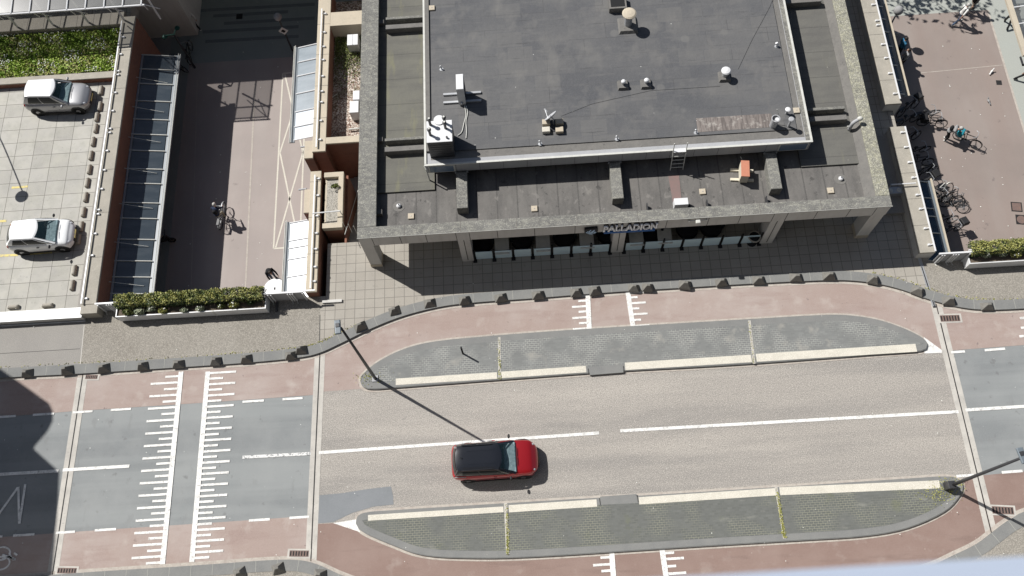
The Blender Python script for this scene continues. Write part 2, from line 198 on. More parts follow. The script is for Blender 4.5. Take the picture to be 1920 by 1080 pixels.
# ---------------------------------------------------------------- mesh helpers
class MB:
    def __init__(s): s.v = []; s.f = []
    def add(s, vs, fs):
        o = len(s.v); s.v += [tuple(v) for v in vs]; s.f += [tuple(i + o for i in f) for f in fs]; return s
    def box(s, x0, x1, y0, y1, z0, z1):
        return s.add([(x0, y0, z0), (x1, y0, z0), (x1, y1, z0), (x0, y1, z0), (x0, y0, z1), (x1, y0, z1), (x1, y1, z1), (x0, y1, z1)],
                     [(3, 2, 1, 0), (4, 5, 6, 7), (0, 1, 5, 4), (1, 2, 6, 5), (2, 3, 7, 6), (3, 0, 4, 7)])
    def bbox(s, x0, x1, y0, y1, z0, z1, b=.02):
        """box with its upper edges chamfered"""
        lo = [(x0, y0), (x1, y0), (x1, y1), (x0, y1)]; hi = [(x0 + b, y0 + b), (x1 - b, y0 + b), (x1 - b, y1 - b), (x0 + b, y1 - b)]
        vs = [(*p, z0) for p in lo] + [(*p, z1 - b) for p in lo] + [(*p, z1) for p in hi]
        fs = [(3, 2, 1, 0), (8, 9, 10, 11)]
        for k in (0, 4):
            for i in range(4): j = (i + 1) % 4; fs.append((k + i, k + j, k + 4 + j, k + 4 + i))
        return s.add(vs, fs)
    def obox(s, c, sx, sy, sz, rz=0, b=0):
        t = MB()
        (t.bbox(-sx / 2, sx / 2, -sy / 2, sy / 2, 0, sz, b) if b else t.box(-sx / 2, sx / 2, -sy / 2, sy / 2, 0, sz))
        ca, sa = cos(rz), sin(rz)
        return s.add([(c[0] + x * ca - y * sa, c[1] + x * sa + y * ca, c[2] + z) for x, y, z in t.v], t.f)
    def prism(s, pts, z0, z1):
        a = sum(pts[i][0] * pts[(i + 1) % len(pts)][1] - pts[(i + 1) % len(pts)][0] * pts[i][1] for i in range(len(pts)))
        if a < 0: pts = pts[::-1]
        n = len(pts)
        s.add([(p[0], p[1], z0) for p in pts] + [(p[0], p[1], z1) for p in pts],
              [tuple(range(n))[::-1], tuple(range(n, 2 * n))] + [(i, (i + 1) % n, n + (i + 1) % n, n + i) for i in range(n)])
        return s
    def sheet(s, pts, z): return s.prism(pts, z - .003, z)
    def bar(s, a, b, wd, z, h=.004):
        """flat strip from a to b"""
        a = Vector(a[:2]); b = Vector(b[:2]); d = (b - a).normalized(); n = Vector((-d.y, d.x)) * wd / 2
        return s.prism([tuple(a - n), tuple(b - n), tuple(b + n), tuple(a + n)], z - h, z)
    def tube(s, path, r, n=8, cap=True):
        path = [Vector(p) for p in path]; rs = r if isinstance(r, (list, tuple)) else [r] * len(path)
        vs = []; fs = []; up = None
        for i, p in enumerate(path):
            d = (path[min(i + 1, len(path) - 1)] - path[max(i - 1, 0)]).normalized()
            if up is None: up = d.orthogonal().normalized()
            a = (up - d * up.dot(d)); a = a.normalized() if a.length > 1e-6 else d.orthogonal().normalized(); up = a; b = d.cross(a)
            for k in range(n): t = 2 * pi * k / n; vs.append(p + (a * cos(t) + b * sin(t)) * rs[i])
        for i in range(len(path) - 1):
            for k in range(n): fs.append((i * n + k, i * n + (k + 1) % n, (i + 1) * n + (k + 1) % n, (i + 1) * n + k))
        if cap: fs.append(tuple(range(n))[::-1]); fs.append(tuple(range((len(path) - 1) * n, len(path) * n)))
        return s.add(vs, fs)
    def lathe(s, c, prof, n=20, axis='z'):
        vs = []; fs = []
        for r, z in prof:
            for k in range(n):
                t = 2 * pi * k / n; q = (r * cos(t), r * sin(t), z)
                if axis == 'x': q = (z, q[0], q[1])
                if axis == 'y': q = (q[0], z, q[1])
                vs.append((c[0] + q[0], c[1] + q[1], c[2] + q[2]))
        for i in range(len(prof) - 1):
            for k in range(n): fs.append((i * n + k, i * n + (k + 1) % n, (i + 1) * n + (k + 1) % n, (i + 1) * n + k))
        fs.append(tuple(range(n))[::-1]); fs.append(tuple(range((len(prof) - 1) * n, len(prof) * n)))
        return s.add(vs, fs)
    def ball(s, c, r, n=12, sc=(1, 1, 1)):
        return s.add(*ballmesh(c, r, n, sc))
    def torus(s, c, R, r, axis='y', n=20, m=6):
        vs = []; fs = []
        for i in range(n):
            a = 2 * pi * i / n
            for k in range(m):
                b = 2 * pi * k / m; u = R + r * cos(b); h = r * sin(b)
                q = {'y': (u * cos(a), h, u * sin(a)), 'z': (u * cos(a), u * sin(a), h), 'x': (h, u * cos(a), u * sin(a))}[axis]
                vs.append((c[0] + q[0], c[1] + q[1], c[2] + q[2]))
        for i in range(n):
            for k in range(m): j = (i + 1) % n; l = (k + 1) % m; fs.append((i * m + k, j * m + k, j * m + l, i * m + l))
        return s.add(vs, fs)
    def leaf(s, c, sz, rnd=random):
        a = Vector((rnd.gauss(0, 1), rnd.gauss(0, 1), rnd.gauss(0, .6))).normalized(); b = a.orthogonal().normalized(); b.rotate(Matrix.Rotation(rnd.random() * 6.3, 3, a))
        a *= sz; b *= sz * .5; c = Vector(c)
        return s.add([c - a, c + b, c + a, c - b], [(0, 1, 2, 3)])
    def build(s, name, m, parent=None, smooth=False, world=False, bev=0):
        me = bpy.data.meshes.new(name); vs = s.v
        if world and parent is not None:
            mm = Matrix.Identity(4); q = parent
            while q is not None: mm = q.matrix_basis @ mm; q = q.parent
            inv = mm.inverted(); vs = [tuple(inv @ Vector(v)) for v in vs]
        me.from_pydata(vs, [], s.f); me.validate()
        b = bmesh.new(); b.from_mesh(me); bmesh.ops.recalc_face_normals(b, faces=b.faces); b.to_mesh(me); b.free()
        if smooth:
            for p in me.polygons: p.use_smooth = True
        me.materials.append(M[m] if isinstance(m, str) else m)
        o = bpy.data.objects.new(name, me); sc.collection.objects.link(o)
        if parent is not None: o.parent = parent
        if bev:
            q = o.modifiers.new('bevel', 'BEVEL'); q.width = bev; q.segments = 2; q.limit_method = 'ANGLE'
        return o
def ballmesh(c, r, n, sc):
    vs = []; fs = []; h = max(4, n // 2)
    for i in range(1, h):
        a = pi * i / h
        for k in range(n): t = 2 * pi * k / n; vs.append((c[0] + r * sin(a) * cos(t) * sc[0], c[1] + r * sin(a) * sin(t) * sc[1], c[2] - r * cos(a) * sc[2]))
    vs.append((c[0], c[1], c[2] - r * sc[2])); vs.append((c[0], c[1], c[2] + r * sc[2])); lo = len(vs) - 2; hi = lo + 1
    for i in range(h - 2):
        for k in range(n): fs.append((i * n + k, i * n + (k + 1) % n, (i + 1) * n + (k + 1) % n, (i + 1) * n + k))
    for k in range(n): fs.append((lo, (k + 1) % n, k)); fs.append((hi, (h - 2) * n + k, (h - 2) * n + (k + 1) % n))
    return vs, fs
def tag(o, label, cat, group=None, kind=None):
    o['label'] = label; o['category'] = cat
    if group: o['group'] = group
    if kind: o['kind'] = kind
    return o
def thing(name, label, cat, loc=(0, 0, 0), rz=0, group=None):
    o = bpy.data.objects.new(name, None); o.empty_display_size = .2; sc.collection.objects.link(o)
    o.location = loc; o.rotation_euler = (0, 0, rz); o.matrix_basis = Matrix.Translation(Vector(loc)) @ Matrix.Rotation(rz, 4, 'Z')
    return tag(o, label, cat, group)
def struct(name, mb, m): o = mb.build(name, m); o['kind'] = 'structure'; return o
def tree(o, parent=None):
    c = o.copy(); sc.collection.objects.link(c); c.parent = parent
    for ch in [x for x in sc.collection.objects if x.parent == o]: tree(ch, c)
    return c
def dup(root, loc, rz, label, group=None):
    c = tree(root); c.location = loc; c.rotation_euler = (0, 0, rz); c['label'] = label
    if group: c['group'] = group
    return c
ORD = 'first second third fourth fifth sixth seventh eighth ninth tenth eleventh twelfth thirteenth fourteenth fifteenth sixteenth seventeenth eighteenth nineteenth twentieth twenty-first twenty-second twenty-third twenty-fourth twenty-fifth twenty-sixth twenty-seventh twenty-eighth twenty-ninth thirtieth'.split()
def spline(pts, n=6):
    out = []; q = [pts[0]] + list(pts) + [pts[-1]]
    for i in range(1, len(q) - 2):
        p0, p1, p2, p3 = [Vector(a) for a in q[i - 1:i + 3]]
        for k in range(n):
            t = k / n; out.append(tuple(.5 * ((2 * p1) + (p2 - p0) * t + (2 * p0 - 5 * p1 + 4 * p2 - p3) * t * t + (3 * p1 - p0 - 3 * p2 + p3) * t ** 3)))
    out.append(tuple(pts[-1])); return out
# ================================================================ ground, decks, roads
def offset(pl, d):
    out = []
    for i, p in enumerate(pl):
        a = Vector(pl[max(i - 1, 0)]); b = Vector(pl[min(i + 1, len(pl) - 1)]); t = (b - a).normalized(); out.append((p[0] - t.y * d, p[1] + t.x * d))
    return out
struct('ground', MB().box(-700, 700, -500, 900, -5, -4.02), 'ground')
DL, DR = -22.2, -10.95          # the sunken passage on the left
EL2, ER2 = 20.15, 33.0          # the sunken passage on the right
YB = 16.95                      # northern edge of the road bridge
struct('road', MB().box(-75, 75, -14, YB, -.9, 0), 'asphalt')
# kerb lines, west to east
K1 = spline(PX([(-260, 728), (0, 710), (150, 702), (340, 690), (470, 681), (560, 672), (600, 663), (640, 645), (700, 616), (760, 593), (830, 576), (900, 568), (1000, 561), (1100, 553), (1200, 546), (1300, 540), (1400, 534), (1500, 529), (1580, 527), (1640, 533), (1690, 545), (1740, 563), (1790, 576), (1840, 582), (1920, 580), (2150, 566)]), 4)
K2 = spline(PX([(-260, 1100), (0, 1085), (100, 1078), (200, 1071), (330, 1063), (430, 1056), (500, 1051), (555, 1050), (595, 1058), (650, 1082), (760, 1118), (900, 1138), (1200, 1130), (1500, 1108), (1650, 1086), (1740, 1062), (1785, 1042), (1830, 1020), (1862, 996), (1895, 973), (1940, 955), (2100, 940)]), 4)
def seg(pl, x0, x1): return [p for p in pl if x0 <= p[0] <= x1]
k1i = offset(K1, .5); k2i = offset(K2, -.5)
# pavements (top z 0.12)
xa = P(150, 690)[0]; xb = P(599, 650)[0]; xc = P(1745, 560)[0]
def pave(x0, x1, yb, m, name='pavement'):
    s = seg(k1i, x0, x1); struct(name, MB().prism([(x0, s[0][1])] + s + [(x1, s[-1][1]), (x1, yb), (x0, yb)], .001, .12), m)
pave(-60, xa, YB, 'pavegrey'); pave(xa, xb, YB, 'pavement'); pave(xb, xc, YB, 'tiles', 'plaza_pavement'); pave(xc, 70, YB, 'pavement')
s = seg(k2i, -60, 60); struct('pavement', MB().prism(s + [(60, -13), (-60, -13)], .001, .12), 'pavement')
# plaza deck round the restaurant, with the stair well left open
struct('plaza_deck', MB().box(-8.35, 20.0, YB, 60, -.9, .12).box(-10.6, -8.35, YB, 19.9, -.9, .12), 'tiles')
def kerb(pl, pin, h=.135, sid=1):
    mb = MB(); jt = MB()
    mb.prism(pl + pin[::-1], .002, h)
    L = 0; nxt = .5
    for i in range(1, len(pl)):
        a = Vector(pl[i - 1]); b = Vector(pl[i]); dl = (b - a).length
        while L + dl > nxt:
            q = a + (b - a) * ((nxt - L) / dl); r = Vector(pin[i - 1]) + (Vector(pin[i]) - Vector(pin[i - 1])) * ((nxt - L) / dl)
            jt.bar(q, r, .02, h + .003); nxt += 1.0
        L += dl
    struct('kerb', mb, 'kerb'); struct('kerb_joint', jt, 'kerbjoint')
kerb(K1, k1i); kerb(K2, k2i)
# green line of moss and grit behind and before the kerb
struct('gutter', MB().prism(K1 + offset(K1, -.16)[::-1], .012, .018), 'dust'); struct('gutter', MB().prism(K2 + offset(K2, .16)[::-1], .012, .018), 'dust')
mo = MB()
for i in range(520):
    k = random.randrange(1, len(k1i) - 1); t = random.random(); p = Vector(k1i[k]) * t + Vector(k1i[k + 1]) * (1 - t)
    if p.x < -9 or p.x > 17: mo.leaf((p.x + random.gauss(0, .03), p.y + .05 + random.gauss(0, .03), .14), .05)
o = mo.build('moss', 'leafb'); tag(o, 'thin line of moss growing behind the upper kerb', 'moss', kind='stuff')
# surfaces
J1 = [P(156, 700), P(98, 1082)]; J2 = [P(600, 664), P(583, 1052)]; J3 = [P(1755, 570), P(1860, 1005)]
def xat(J, y): a, b = J; return a[0] + (b[0] - a[0]) * (y - a[1]) / (b[1] - a[1])
def part(pl, x0, x1): return seg(pl, x0, x1)
kn = offset(K1, .02); ks = offset(K2, -.02)
A, B = J2[0][0], J3[0][0]
nm = [p for p in kn if J2[0][0] < p[0] < J3[0][0]]; sm = [p for p in ks if J2[1][0] < p[0] < J3[1][0]]
struct('road_surface', MB().sheet([tuple(J2[0][:2])] + nm + [tuple(J3[0][:2]), tuple(J3[1][:2])] + sm[::-1] + [tuple(J2[1][:2])], .004), 'beige')
struct('cycle_path', MB().sheet([tuple(P(600, 664)[:2])] + nm + [tuple(J3[0][:2])] + PX([(1776, 657), (1765, 659), (1730, 652), (1600, 645), (1100, 670), (720, 712), (690, 728), (597, 735)]), .008), 'redpath')
struct('cycle_path', MB().sheet(PX([(586, 983), (625, 981), (680, 982), (760, 1000), (1100, 1010), (1700, 960), (1785, 915), (1800, 903), (1836, 896)]) + [tuple(J3[1][:2])] + sm[::-1] + [tuple(J2[1][:2])], .008), 'redsouth')
nl = [p for p in kn if p[0] < J2[0][0]]; sl = [p for p in ks if p[0] < J2[1][0]]
struct('cycle_path', MB().sheet(nl + [tuple(J2[0][:2])] + PX([(597, 740), (400, 754), (137, 771), (0, 782), (-300, 803)]), .008), 'redpath')
struct('cycle_path', MB().sheet(sl + [tuple(J2[1][:2])] + PX([(586, 967), (400, 980), (215, 992), (0, 1007), (-300, 1027)]), .008), 'redpath')
nr = [p for p in kn if p[0] > J3[0][0]]; sr = [p for p in ks if p[0] > J3[1][0]]
struct('cycle_path', MB().sheet([tuple(J3[0][:2])] + nr + PX([(2150, 633), (1920, 647), (1773, 658)]), .008), 'redpath')
struct('cycle_path', MB().sheet([tuple(J3[1][:2])] + sr + PX([(2150, 866), (1920, 884), (1834, 892)]), .008), 'redsouth')
struct('asphalt_patch', MB().sheet(PX([(596, 929), (640, 925), (690, 917), (733, 912), (737, 930), (738, 946), (700, 950), (660, 962), (625, 979), (590, 982)]), .012), 'patch')
# expansion joints
for J in (J1, J2, J3):
    a, b = J; d = (b - a).normalized(); n = Vector((-d.y, d.x, 0)); sg = MB()
    sg.bar(a + n * .145, b + n * .145, .23, .014); sg.bar(a - n * .145, b - n * .145, .23, .014)
    struct('expansion_joint', sg, 'jointstrip'); struct('expansion_gap', MB().bar(a, b, .04, .018), 'rubber')
struct('expansion_gap', MB().bar(P(1722, 478, .12), P(1751, 574, .12), .16, .126), 'greymetal')
struct('expansion_gap', MB().bar(P(1728, 500, .12), P(1752, 574, .12), .05, .13), 'rubber')
struct('expansion_gap', MB().bar(P(158, 610, .12), P(150, 690, .12), .05, .126), 'jointstrip')
struct('expansion_gap', MB().bar(P(600, 590, .12), P(599, 652, .12), .035, .126), 'concjoint')
struct('expansion_gap', MB().bar(P(0, 663, .12), P(150, 654, .12), .02, .126), 'concjoint')
# traffic islands
I1 = spline(PX([(1725, 660), (1400, 684), (1170, 697), (1000, 709), (760, 727), (700, 731), (681, 726), (677, 712), (684, 700), (712, 678), (760, 655), (820, 641), (935, 630), (1100, 618), (1400, 600), (1520, 593), (1580, 592), (1640, 600), (1690, 616), (1725, 633), (1737, 645), (1735, 656)]), 4)
I2 = spline(PX([(668, 982), (672, 968), (690, 961), (740, 957), (950, 944), (1120, 934), (1200, 930), (1457, 914), (1700, 898), (1770, 894), (1795, 899), (1804, 912), (1797, 932), (1768, 961), (1700, 991), (1620, 1006), (1500, 1014), (1300, 1026), (1000, 1045), (870, 1047), (790, 1041), (735, 1022), (690, 1003), (674, 993)]), 4)
def orient(pl):
    a = sum(pl[i][0] * pl[(i + 1) % len(pl)][1] - pl[(i + 1) % len(pl)][0] * pl[i][1] for i in range(len(pl))); return pl if a > 0 else pl[::-1]
def inset(pl, d):
    pl = orient(pl); n = len(pl); out = []
    for i in range(n):
        a = Vector(pl[i - 2]); b = Vector(pl[(i + 2) % n]); t = (b - a).normalized(); out.append((pl[i][0] - t.y * d, pl[i][1] + t.x * d))
    return out
for I, pm in ((I1, 'brickpave'), (I2, 'brickpave2')):
    struct('gutter', MB().prism(inset(I, -.12), .014, .019), 'dust')
    struct('traffic_island', MB().prism(inset(I, 0), .002, .125).prism(inset(I, .03), .125, .145), 'kerb')
    struct('island_paving', MB().prism(inset(I, .33), .1, .15), pm)
def zband(a, b, wd, z=.154): return MB().bar(P(*a, .15), P(*b, .15), wd, z)
struct('stone_band', zband((742, 716), (932, 704), .33), 'band'); struct('stone_band', zband((940, 703), (1099, 692), .33), 'band')
struct('stone_band', zband((1172, 687), (1409, 672), .38), 'band'); struct('stone_band', zband((1418, 671), (1718, 652), .4), 'band')
struct('stone_band', zband((690, 971), (944, 955), .26), 'band'); struct('stone_band', zband((954, 954), (1119, 943), .33), 'band')
struct('stone_band', zband((1198, 939), (1454, 922), .33), 'band'); struct('stone_band', zband((1462, 921), (1762, 908), .36), 'band')
struct('expansion_joint', zband((936, 632), (937, 711), .13, .158).bar(P(1405, 601, .15), P(1414, 682, .15), .13, .158), 'jointstrip')
struct('expansion_joint', zband((948, 943), (952, 1039), .16, .158).bar(P(1455, 913, .15), (P(1471, 1010, .15)), .13, .158), 'jointstrip')
struct('dropped_kerb', MB().bar(P(1105, 696, .1), P(1168, 691, .1), .42, .149, .1).bar(P(1126, 940, .1), P(1194, 935, .1), .42, .149, .1), 'kerb')
struct('kerb_joint', MB().bar(P(1103, 691, .15), P(1104, 701, .15), .04, .153).bar(P(1169, 686, .15), P(1170, 697, .15), .04, .153).bar(P(1124, 934, .15), P(1126, 947, .15), .04, .153).bar(P(1195, 929, .15), P(1197, 942, .15), .04, .153), 'concjoint')
mo = MB()
for a, b, n in (((950, 945), (952, 1040), 260), ((1456, 915), (1471, 1008), 420), ((936, 632), (937, 711), 120), ((1405, 601), (1413, 682), 60)):
    for i in range(n):
        t = random.random() ** .7; p = P(a[0] + (b[0] - a[0]) * t, a[1] + (b[1] - a[1]) * t, .16); mo.leaf((p.x + random.gauss(0, .035), p.y, .165), .045)
for cx, cy, n, rr in ((1765, 925, 260, .5), (700, 712, 60, .5), (1785, 905, 120, .35), (690, 705, 50, .2)):
    for i in range(n): p = P(cx, cy, .16); mo.leaf((p.x + random.gauss(0, rr), p.y + random.gauss(0, rr * .4), .162), .04)
tag(mo.build('moss', 'leafb'), 'yellow green moss in the joints of both traffic islands', 'moss', kind='stuff')
# painted markings
ZM = .022
mk = MB()
def ladder(a, b, side, ys, long_, short, first):
    a = Vector(a); b = Vector(b); mk.bar(P(*a), P(*b), .24, ZM + .008)
    for i, t in enumerate(ys):
        p = P(*(a + (b - a) * t)); q = P(*(a + (b - a) * t + Vector((side * 20, -side * 20 * .062)))); d = (q - p).normalized()
        L = long_ if (i + first) % 2 == 0 else short
        mk.bar(p + d * .09, p + d * (L + .1), .11, ZM + .004)
n = 31; ladder((340, 697), (305, 1058), -1, [(i + .7) / n for i in range(n)], 1.38, .68, 1)
n = 34; ladder((390, 697), (360, 1054), 1, [(i + .3) / n for i in range(n)], 1.33, .7, 0)
ladder((1102, 552), (1105, 617), -1, [.03, .18, .34, .49, .66, .82, .98], .72, .4, 0)
ladder((1177, 547), (1187, 614), 1, [.03, .17, .33, .48, .64, .8, .97], .72, .35, 0)
ladder((1146, 1026), (1151, 1092), -1, [.1, .28, .48, .66, .86], .78, .42, 0)
ladder((1240, 1021), (1250, 1090), 1, [.04, .24, .4, .6, .8], .82, .42, 0)
for a, b in (((598, 849), (1123, 812)), ((1163, 808), (1797, 772)), ((1810, 769), (2100, 751)), ((0, 889.5), (110, 883))): mk.bar(P(*a), P(*b), .15, ZM)
mk.bar(P(118, 881.5), P(243, 874), .15, ZM)
for y0, xs in (((-.0625, 782), ((-40, 30), (62, 102), (137, 174), (208, 246), (455, 495), (530, 568))), ((-.064, 1006), ((-40, 5), (25, 65), (105, 141), (178, 218), (467, 506), (543, 580)))):
    for x0, x1 in xs: mk.bar(P(x0, y0[1] + y0[0] * x0), P(x1, y0[1] + y0[0] * x1), .11, ZM)
for a, b in (((1783, 661), (1809, 659)), ((1846, 657), (1884, 654)), ((1920, 651), (1960, 648)), ((1793, 893), (1826, 891)), ((1878, 886), (1917, 883)), ((1911, 631), (1935, 629)), ((1914, 615), (1935, 613)), ((1912, 597), (1935, 595))): mk.bar(P(*a), P(*b), .12, ZM)
mk.sheet(PX([(1732, 632), (1766, 657), (1766, 662), (1733, 663)]), ZM).sheet(PX([(625, 981), (668, 974), (672, 990), (676, 998)]), ZM)
for k, (a, b) in enumerate((((-6, 970), (34, 914)), ((35, 913), (36.5, 982)), ((37, 982), (48, 908)))): mk.bar(P(*a), P(*b), .11, ZM + .002 * k, .002)
for c, r in (((3, 1038), .42), ((2, 1056), .42)):
    p = P(*c); 
    for k in range(16):
        a0, a1 = 2 * pi * k / 16, 2 * pi * (k + 1) / 16; mk.bar((p.x + r * cos(a0), p.y + r * sin(a0) * .7), (p.x + r * cos(a1), p.y + r * sin(a1) * .7), .08, ZM + .0015 * (k % 2) + (.003 if r < .415 else 0), .0015)
for a, b in (((5, 1040), (27, 1048)), ((18, 1036), (22, 1048)), ((27, 1037), (33, 1041)), ((24, 1049), (30, 1049)), ((4, 1049), (20, 1043))): mk.bar(P(*a), P(*b), .09, ZM + .008, .002)
struct('road_marking', mk, 'paint'); struct('road_marking', MB().bar(P(455, 857.5), P(583, 850.5), .15, ZM), 'wornpaint')
# gully grates
def gully(x, y, wx, wy, label, rz=-.06):
    p = P(x, y); t = thing('gully_grate', label, 'drain', (p.x, p.y, .012), rz, 'gullies along the kerbs')
    MB().box(-wx / 2 - .09, wx / 2 + .09, -wy / 2 - .07, wy / 2 + .07, -.005, .008).build('frame', 'jointstrip', t)
    MB().box(-wx / 2, wx / 2, -wy / 2, wy / 2, .004, .012).build('grate', 'grate', t)
    s = MB(); n = 7
    for i in range(n): x0 = -wx / 2 + wx * (i + .25) / n; s.box(x0, x0 + wx / n * .45, -wy / 2 + .04, wy / 2 - .04, .010, .016)
    s.build('slot', 'gratedark', t)
gully(172, 707, .62, .22, 'small rusty gully grate at the upper kerb above the tall comb marking'); gully(126, 1070, .9, .25, 'gully grate at the lower kerb beside the leftmost joint')
gully(561, 1038, .9, .28, 'double gully grate beside the bottom end of the middle expansion joint'); gully(1781, 597, .95, .33, 'brown gully grate right of the right expansion joint at the upper kerb', -.03); gully(1880, 957, .95, .33, 'double gully grate under the shadow of the right lamp post', -.1)
# pyramid blocks on the kerb
bk = thing('kerb_block', 'x', 'kerb block', (0, 0, .13), 0, 'pyramid blocks standing on the kerbs')
b = MB(); b.add([(-.3, -.24, 0), (.3, -.24, 0), (.3, .24, 0), (-.3, .24, 0), (-.27, -.21, .08), (.27, -.21, .08), (.27, .21, .08), (-.27, .21, .08), (-.09, -.05, .42), (.09, -.05, .42), (.09, .05, .42), (-.09, .05, .42)],
    [(3, 2, 1, 0), (8, 9, 10, 11)] + [(k + i, k + (i + 1) % 4, k + 4 + (i + 1) % 4, k + 4 + i) for k in (0, 4) for i in range(4)]); b.build('block', 'block', bk, bev=.015)
NB = [(52, 697), (127, 692), (195, 688), (268, 684), (335, 680), (405, 675), (462, 670), (545, 664), (565, 654), (676, 610), (740, 580), (806, 566), (871, 561), (939, 556), (1009, 551), (1080, 546), (1115, 543), (1188, 538), (1214, 537), (1284, 532), (1352, 527), (1422, 523), (1492, 518), (1554, 515), (1636, 522), (1720, 543), (1778, 562), (1850, 572), (1935, 568)]
places = {9: 'just left of where the tall lamp post shades the kerb', 0: 'leftmost on the upper kerb, beside the big dark shadow'}
def near(pl, x):
    i = min(range(1, len(pl) - 1), key=lambda k: abs(pl[k][0] - x)); d = Vector(pl[i + 1]) - Vector(pl[i - 1]); return math.atan2(d.y, d.x)
for i, (x, y) in enumerate(NB):
    p = P(x, y + 3, .13); q = bk if i == 0 else tree(bk); q.location = (p.x, p.y, .13); q.rotation_euler = (random.gauss(0, .03), random.gauss(0, .03), near(K1, p.x) + random.gauss(0, .1)); q.scale = (random.uniform(.9, 1.08), random.uniform(.88, 1.05), random.uniform(.85, 1.08))
    q['label'] = '%s dark pyramid block from the left on the upper kerb' % ORD[i]
for i, (x, y) in enumerate([(450, 1074), (522, 1066), (600, 1077)]):
    p = P(x, y, .13); q = tree(bk); q.location = (p.x, p.y, .13); q.rotation_euler = (0, 0, near(K2, p.x) + .3)
    q['label'] = 'dark pyramid block on the lower kerb, %s of the three there' % ('leftmost', 'middle', 'rightmost')[i]
# passage floors (z -4)
Z = -4.0
struct('passage_floor', MB().box(DL + 1.3, DR, -30, P(500, 110, Z).y, Z - .02, Z), 'passage')
struct('passage_floor', MB().box(DL, DL + 1.3, -30, 60, Z - .02, Z + .001), 'teal'); struct('passage_floor', MB().box(DL + 1.3, -8, P(500, 110, Z).y, 60, Z - .02, Z + .002), 'teal')
sp = MB()
for a, b in (((385, 78), (560, 68)), ((380, 60), (560, 50)), ((420, 44), (590, 34)), ((370, 20), (590, 8)), ((400, 30), (540, 22))): sp.bar(P(*a, Z), P(*b, Z), .24, Z + .006)
struct('paving_stripe', sp, 'stripe')
wl = MB(); za = Z + .006
X0 = -14.6; 
for a, b in (((530.5, 137.5), (513, 466)), ((530.5, 137.5), (576, 135)), ((575, 137), (562, 466)), ((513, 466), (561, 463)), ((534, 139), (568, 286)), ((569, 150), (525, 286)), ((525, 286), (557, 440)), ((568, 286), (517, 464))): wl.bar(P(*a, Z), P(*b, Z), .09, za)
struct('road_marking', wl, 'band')
struct('paving_joint', MB().bar(P(478, 160, Z), P(460, 548, Z), .09, za).bar(P(370, 150, Z), P(358, 548, Z), .03, za), 'dust')
yb = P(1800, 22, Z).y; xr = P(1895, 100, Z).x
struct('passage_floor', MB().box(EL2, 29.2, -30, yb, Z - .02, Z + .001), 'passager'); struct('passage_floor', MB().box(29.2, 60, -30, 60, Z - .02, Z + .002).box(EL2, 29.2, yb, 60, Z - .02, Z + .002), 'plazagrey')
struct('paving_joint', MB().bar(P(1725, 137, Z), P(1880, 122, Z), .04, Z + .006).bar((29.2, -10), (29.2, yb), .12, Z + .008), 'dust')
for (x, y, nm) in ((1906, 388, 'square inspection cover in the right passage, the upper of two'), (1915, 412, 'inspection cover with a round lid in the right passage, the lower of two')):
    p = P(x, y, Z); t = thing('inspection_cover', nm, 'manhole cover', (p.x, p.y, Z), -.15)
    MB().box(-.3, .3, -.3, .3, 0, .012).build('frame', 'gratedark', t); (MB().box(-.24, .24, -.24, .24, .012, .018) if y < 400 else MB().lathe((0, 0, 0), [(.25, .012), (.25, .018)], 20)).build('lid', 'grate', t)
p = P(1873, 155, Z); t = thing('drain_cover', 'small square drain in the pink paving of the right passage', 'drain', (p.x, p.y, Z), -.1); MB().box(-.16, .16, -.16, .16, 0, .012).build('grate', 'gratedark', t)
p = P(449, 31, Z); t = thing('tree_grate', 'small dark square pit cover among the striped paving', 'drain', (p.x, p.y, Z)); MB().box(-.2, .2, -.2, .2, 0, .02).build('grate', 'black', t)
# ================================================================ the restaurant building
F0, BX0, BX1, YN = 18.4, -8.26, 17.2, 46.0
bd = thing('restaurant_building', 'flat roofed concrete restaurant building with a raised roof block and columns along its front', 'building', (4.5, F0, .12))
def W(name, mb, m, parent=bd, **k): return mb.build(name, m, parent, world=True, **k)
W('roof_slab', MB().box(BX0 + .1, BX1 - .1, F0 + .1, YN, 2.78, 3.02), 'conc')
fa = MB().box(BX0, BX1, F0, F0 + .3, 2.75, 3.62).box(BX0, BX0 + .3, F0 + .3, YN, 2.75, 3.62).box(BX1 - .3, BX1, F0 + .3, YN, 2.75, 3.62)
fo = W('fascia', fa, 'conc')
for x in (-7.6, -6.25, -5.0, -3.55, -2.9, -1.55, .25, 2.2, 4.1, 4.75, 6.6, 8.6, 10.1, 11.7, 12.35, 13.75, 15.3, 16.55): W('panel_joint', MB().box(x - .014, x + .014, F0 - .004, F0 + .01, 2.76, 3.6), 'concjoint', fo)
cp = MB().bbox(BX0 - .02, BX1 + .02, F0 - .02, F0 + .56, 3.62, 3.71, .02)
W('parapet_coping', cp, 'parapet')
W('parapet_coping', MB().bbox(BX0 - .02, BX0 + .9, F0 + .562, YN, 3.62, 3.71, .02), 'parapet')
W('parapet_coping', MB().bbox(BX1 - .62, BX1 + .02, F0 + .562, YN, 3.62, 3.71, .02), 'parapety')
W('parapet_upstand', MB().box(BX0 + .3, BX0 + .82, F0 + .45, YN, 3.02, 3.62).box(BX0 + .82, BX1 - .9, F0 + .3, F0 + .5, 3.02, 3.62), 'ridge')
W('parapet_upstand', MB().add([(BX1 - .35, F0 + .5, 3.02), (BX1 - 1.0, F0 + .5, 3.02), (BX1 - .62, F0 + .5, 3.62), (BX1 - .35, F0 + .5, 3.62), (BX1 - .35, YN, 3.02), (BX1 - 1.0, YN, 3.02), (BX1 - .62, YN, 3.62), (BX1 - .35, YN, 3.62)], [(0, 1, 2, 3), (4, 5, 6, 7), (1, 5, 6, 2), (2, 6, 7, 3), (0, 4, 5, 1)]), 'ridge')
